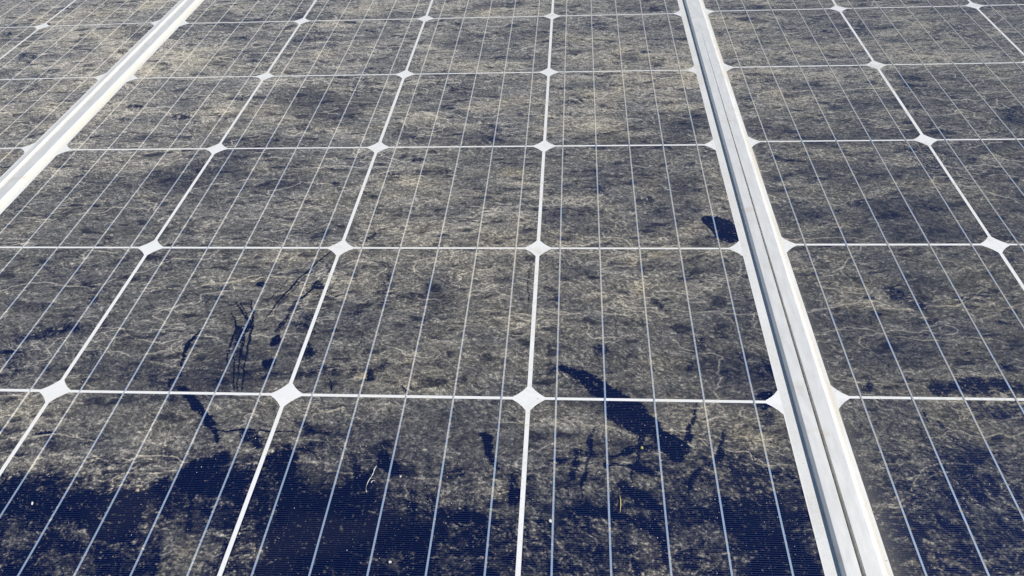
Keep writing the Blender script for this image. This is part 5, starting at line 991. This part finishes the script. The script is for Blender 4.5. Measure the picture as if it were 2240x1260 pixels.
def crumb(name, x, y, rx, ry, rz, m, seed, ang=0.0):
    rnd = random.Random(seed)
    bm = bmesh.new()
    bmesh.ops.create_icosphere(bm, subdivisions=2, radius=1.0)
    for v in bm.verts:
        k = 1 + rnd.uniform(-.22, .22)
        v.co = Vector((v.co.x * rx * k, v.co.y * ry * k, max(v.co.z, -.6) * rz * k + rz * .55)) * MM
    return link(name, mesh_from(name, bm, m), None, (x * MM, y * MM, 0.0001), ang)


M_STRAW = plain('dry_straw', (.62, .50, .25), .6)
M_FLUFF = plain('white_fibre', (.60, .60, .58), .8, .06)
M_PALE = plain('pale_stone', (.72, .68, .62), .8)
M_MOSS = plain('yellow_moss', (.42, .42, .14), .9)
M_TAN = plain('dried_mud', (.42, .34, .26), .9, .5)

bm = bmesh.new()
tube(bm, [(372.2, -72.6, .3, .12), (372.5, -76, .8, .30), (372.4, -79.5, .7, .30), (371.9, -84, .3, .10)])
tag(link('straw', mesh_from('straw', bm, M_STRAW)), 'single short dry yellow straw lying on the wiped glass', 'straw')

bm = bmesh.new()
tube(bm, [(229.6, -55.6, .5, 0.03), (229.1, -57.4, .8, 0.23), (228.6, -59.2, .9, 0.36), (228.6, -61.0, .7, 0.14), (228.4, -62.3, .8, 0.36), (227.9, -64.0, .6, 0.12), (227.3, -66.0, 1.0, 0.25), (226.6, -68.0, .7, 0.26), (226.3, -69.6, .4, 0.16)])
tube(bm, [(227.6, -65.4, .6, 0.08), (229.0, -65.0, .7, 0.10), (231.0, -65.0, .4, 0.04)])
tube(bm, [(228.6, -68.4, .5, 0.26), (228.7, -67.4, .6, 0.29), (229.6, -66.6, .6, 0.20), (230.6, -66.4, .3, 0.07)])
tube(bm, [(226.3, -69.6, .4, 0.08), (226.2, -72.0, .4, 0.05), (226.9, -74.0, .5, 0.20), (227.1, -75.2, .3, 0.04)])
tube(bm, [(225.8, -74.6, .3, 0.04), (226.9, -74.2, .5, 0.14), (228.2, -74.4, .3, 0.04)])
tag(link('fluff_strand', mesh_from('fluff_strand', bm, M_FLUFF)), 'curled white strand of fluff stuck on the wiped glass', 'fluff')

tag(crumb('moss_crumb', 386.6, -38.5, .8, 1.2, .6, M_MOSS, 1), 'tiny yellow green crumb in the dark wiped palm mark', 'crumb')
tag(crumb('pebble', 333.3, -90.7, .9, 1.1, .7, M_PALE, 2), 'small white pebble just right of the white cell gap', 'pebble')
tag(crumb('seed_husk', 32.0, -88.3, .55, 1.1, .5, M_PALE, 3, .35), 'white seed husk on the wiped blue glass at far lower left', 'seed')
tag(crumb('seed_husk', 245.1, -63.2, .35, .95, .4, M_PALE, 4, -.3), 'slim white husk on the right rim of a dark fingerprint', 'seed')
tag(crumb('pebble', 248.7, -118.8, .9, .7, .6, M_PALE, 5), 'small pinkish pale pebble near the bottom edge of the middle panel', 'pebble')
tag(crumb('mud_crumb', 91.0, -77.6, 1.2, 1.2, .7, M_TAN, 6), 'brown dried mud crumb alone on the wiped blue glass', 'crumb')

# loose grit all over the glass: uncountable, one mesh
rg = np.random.default_rng(11)
M = 3000
gx = rg.uniform(-480, 900, M)
gy = rg.uniform(-150, 740, M)
near = rg.random(M) < .5
gx[near] = rg.uniform(10, 700, near.sum())
gy[near] = rg.uniform(-150, 40, near.sum())
cl = rg.random(M) < .25                                     # clusters beside the wiped patches
cxy = np.array([(395, -30), (262, -75), (440, -75), (380, -95), (470, -90), (210, -45), (560, -70), (300, -60)])
pick = rg.integers(0, len(cxy), M)
gx[cl] = cxy[pick[cl], 0] + rg.normal(0, 14, cl.sum())
gy[cl] = cxy[pick[cl], 1] + rg.normal(0, 9, cl.sum())
ok = ~(((gx > 482) & (gx < 506)) | ((gx > -190) & (gx < -164)))
gx, gy = gx[ok], gy[ok]
M = len(gx)
sz = .08 + .26 * rg.random(M) ** 4
V = np.array([(1, 0, 0), (0, 1, 0), (-1, 0, 0), (0, -1, 0), (0, 0, 1), (0, 0, -.4)], float)
F = np.array([(0, 1, 4), (1, 2, 4), (2, 3, 4), (3, 0, 4), (1, 0, 5), (2, 1, 5), (3, 2, 5), (0, 3, 5)])
an = rg.uniform(0, 6.28, M)
st = rg.uniform(.7, 1.8, M)
vx = V[None, :, 0] * st[:, None]
vy = V[None, :, 1]
co = np.stack([gx[:, None] + sz[:, None] * (vx * np.cos(an)[:, None] - vy * np.sin(an)[:, None]),
               gy[:, None] + sz[:, None] * (vx * np.sin(an)[:, None] + vy * np.cos(an)[:, None]),
               .06 + sz[:, None] * (V[None, :, 2] * .8 + .32)], -1) * MM
me = bpy.data.meshes.new('grit')
me.from_pydata(co.reshape(-1, 3).tolist(), [], (F[None] + 6 * np.arange(M)[:, None, None]).reshape(-1, 3).tolist())
me.materials.append(plain('grit_grains', (.62, .58, .52), .8, .4, 500))
grit = link('grit', me)
tag(grit, 'fine pale grit scattered over the dirty glass', 'grit', kind='stuff')
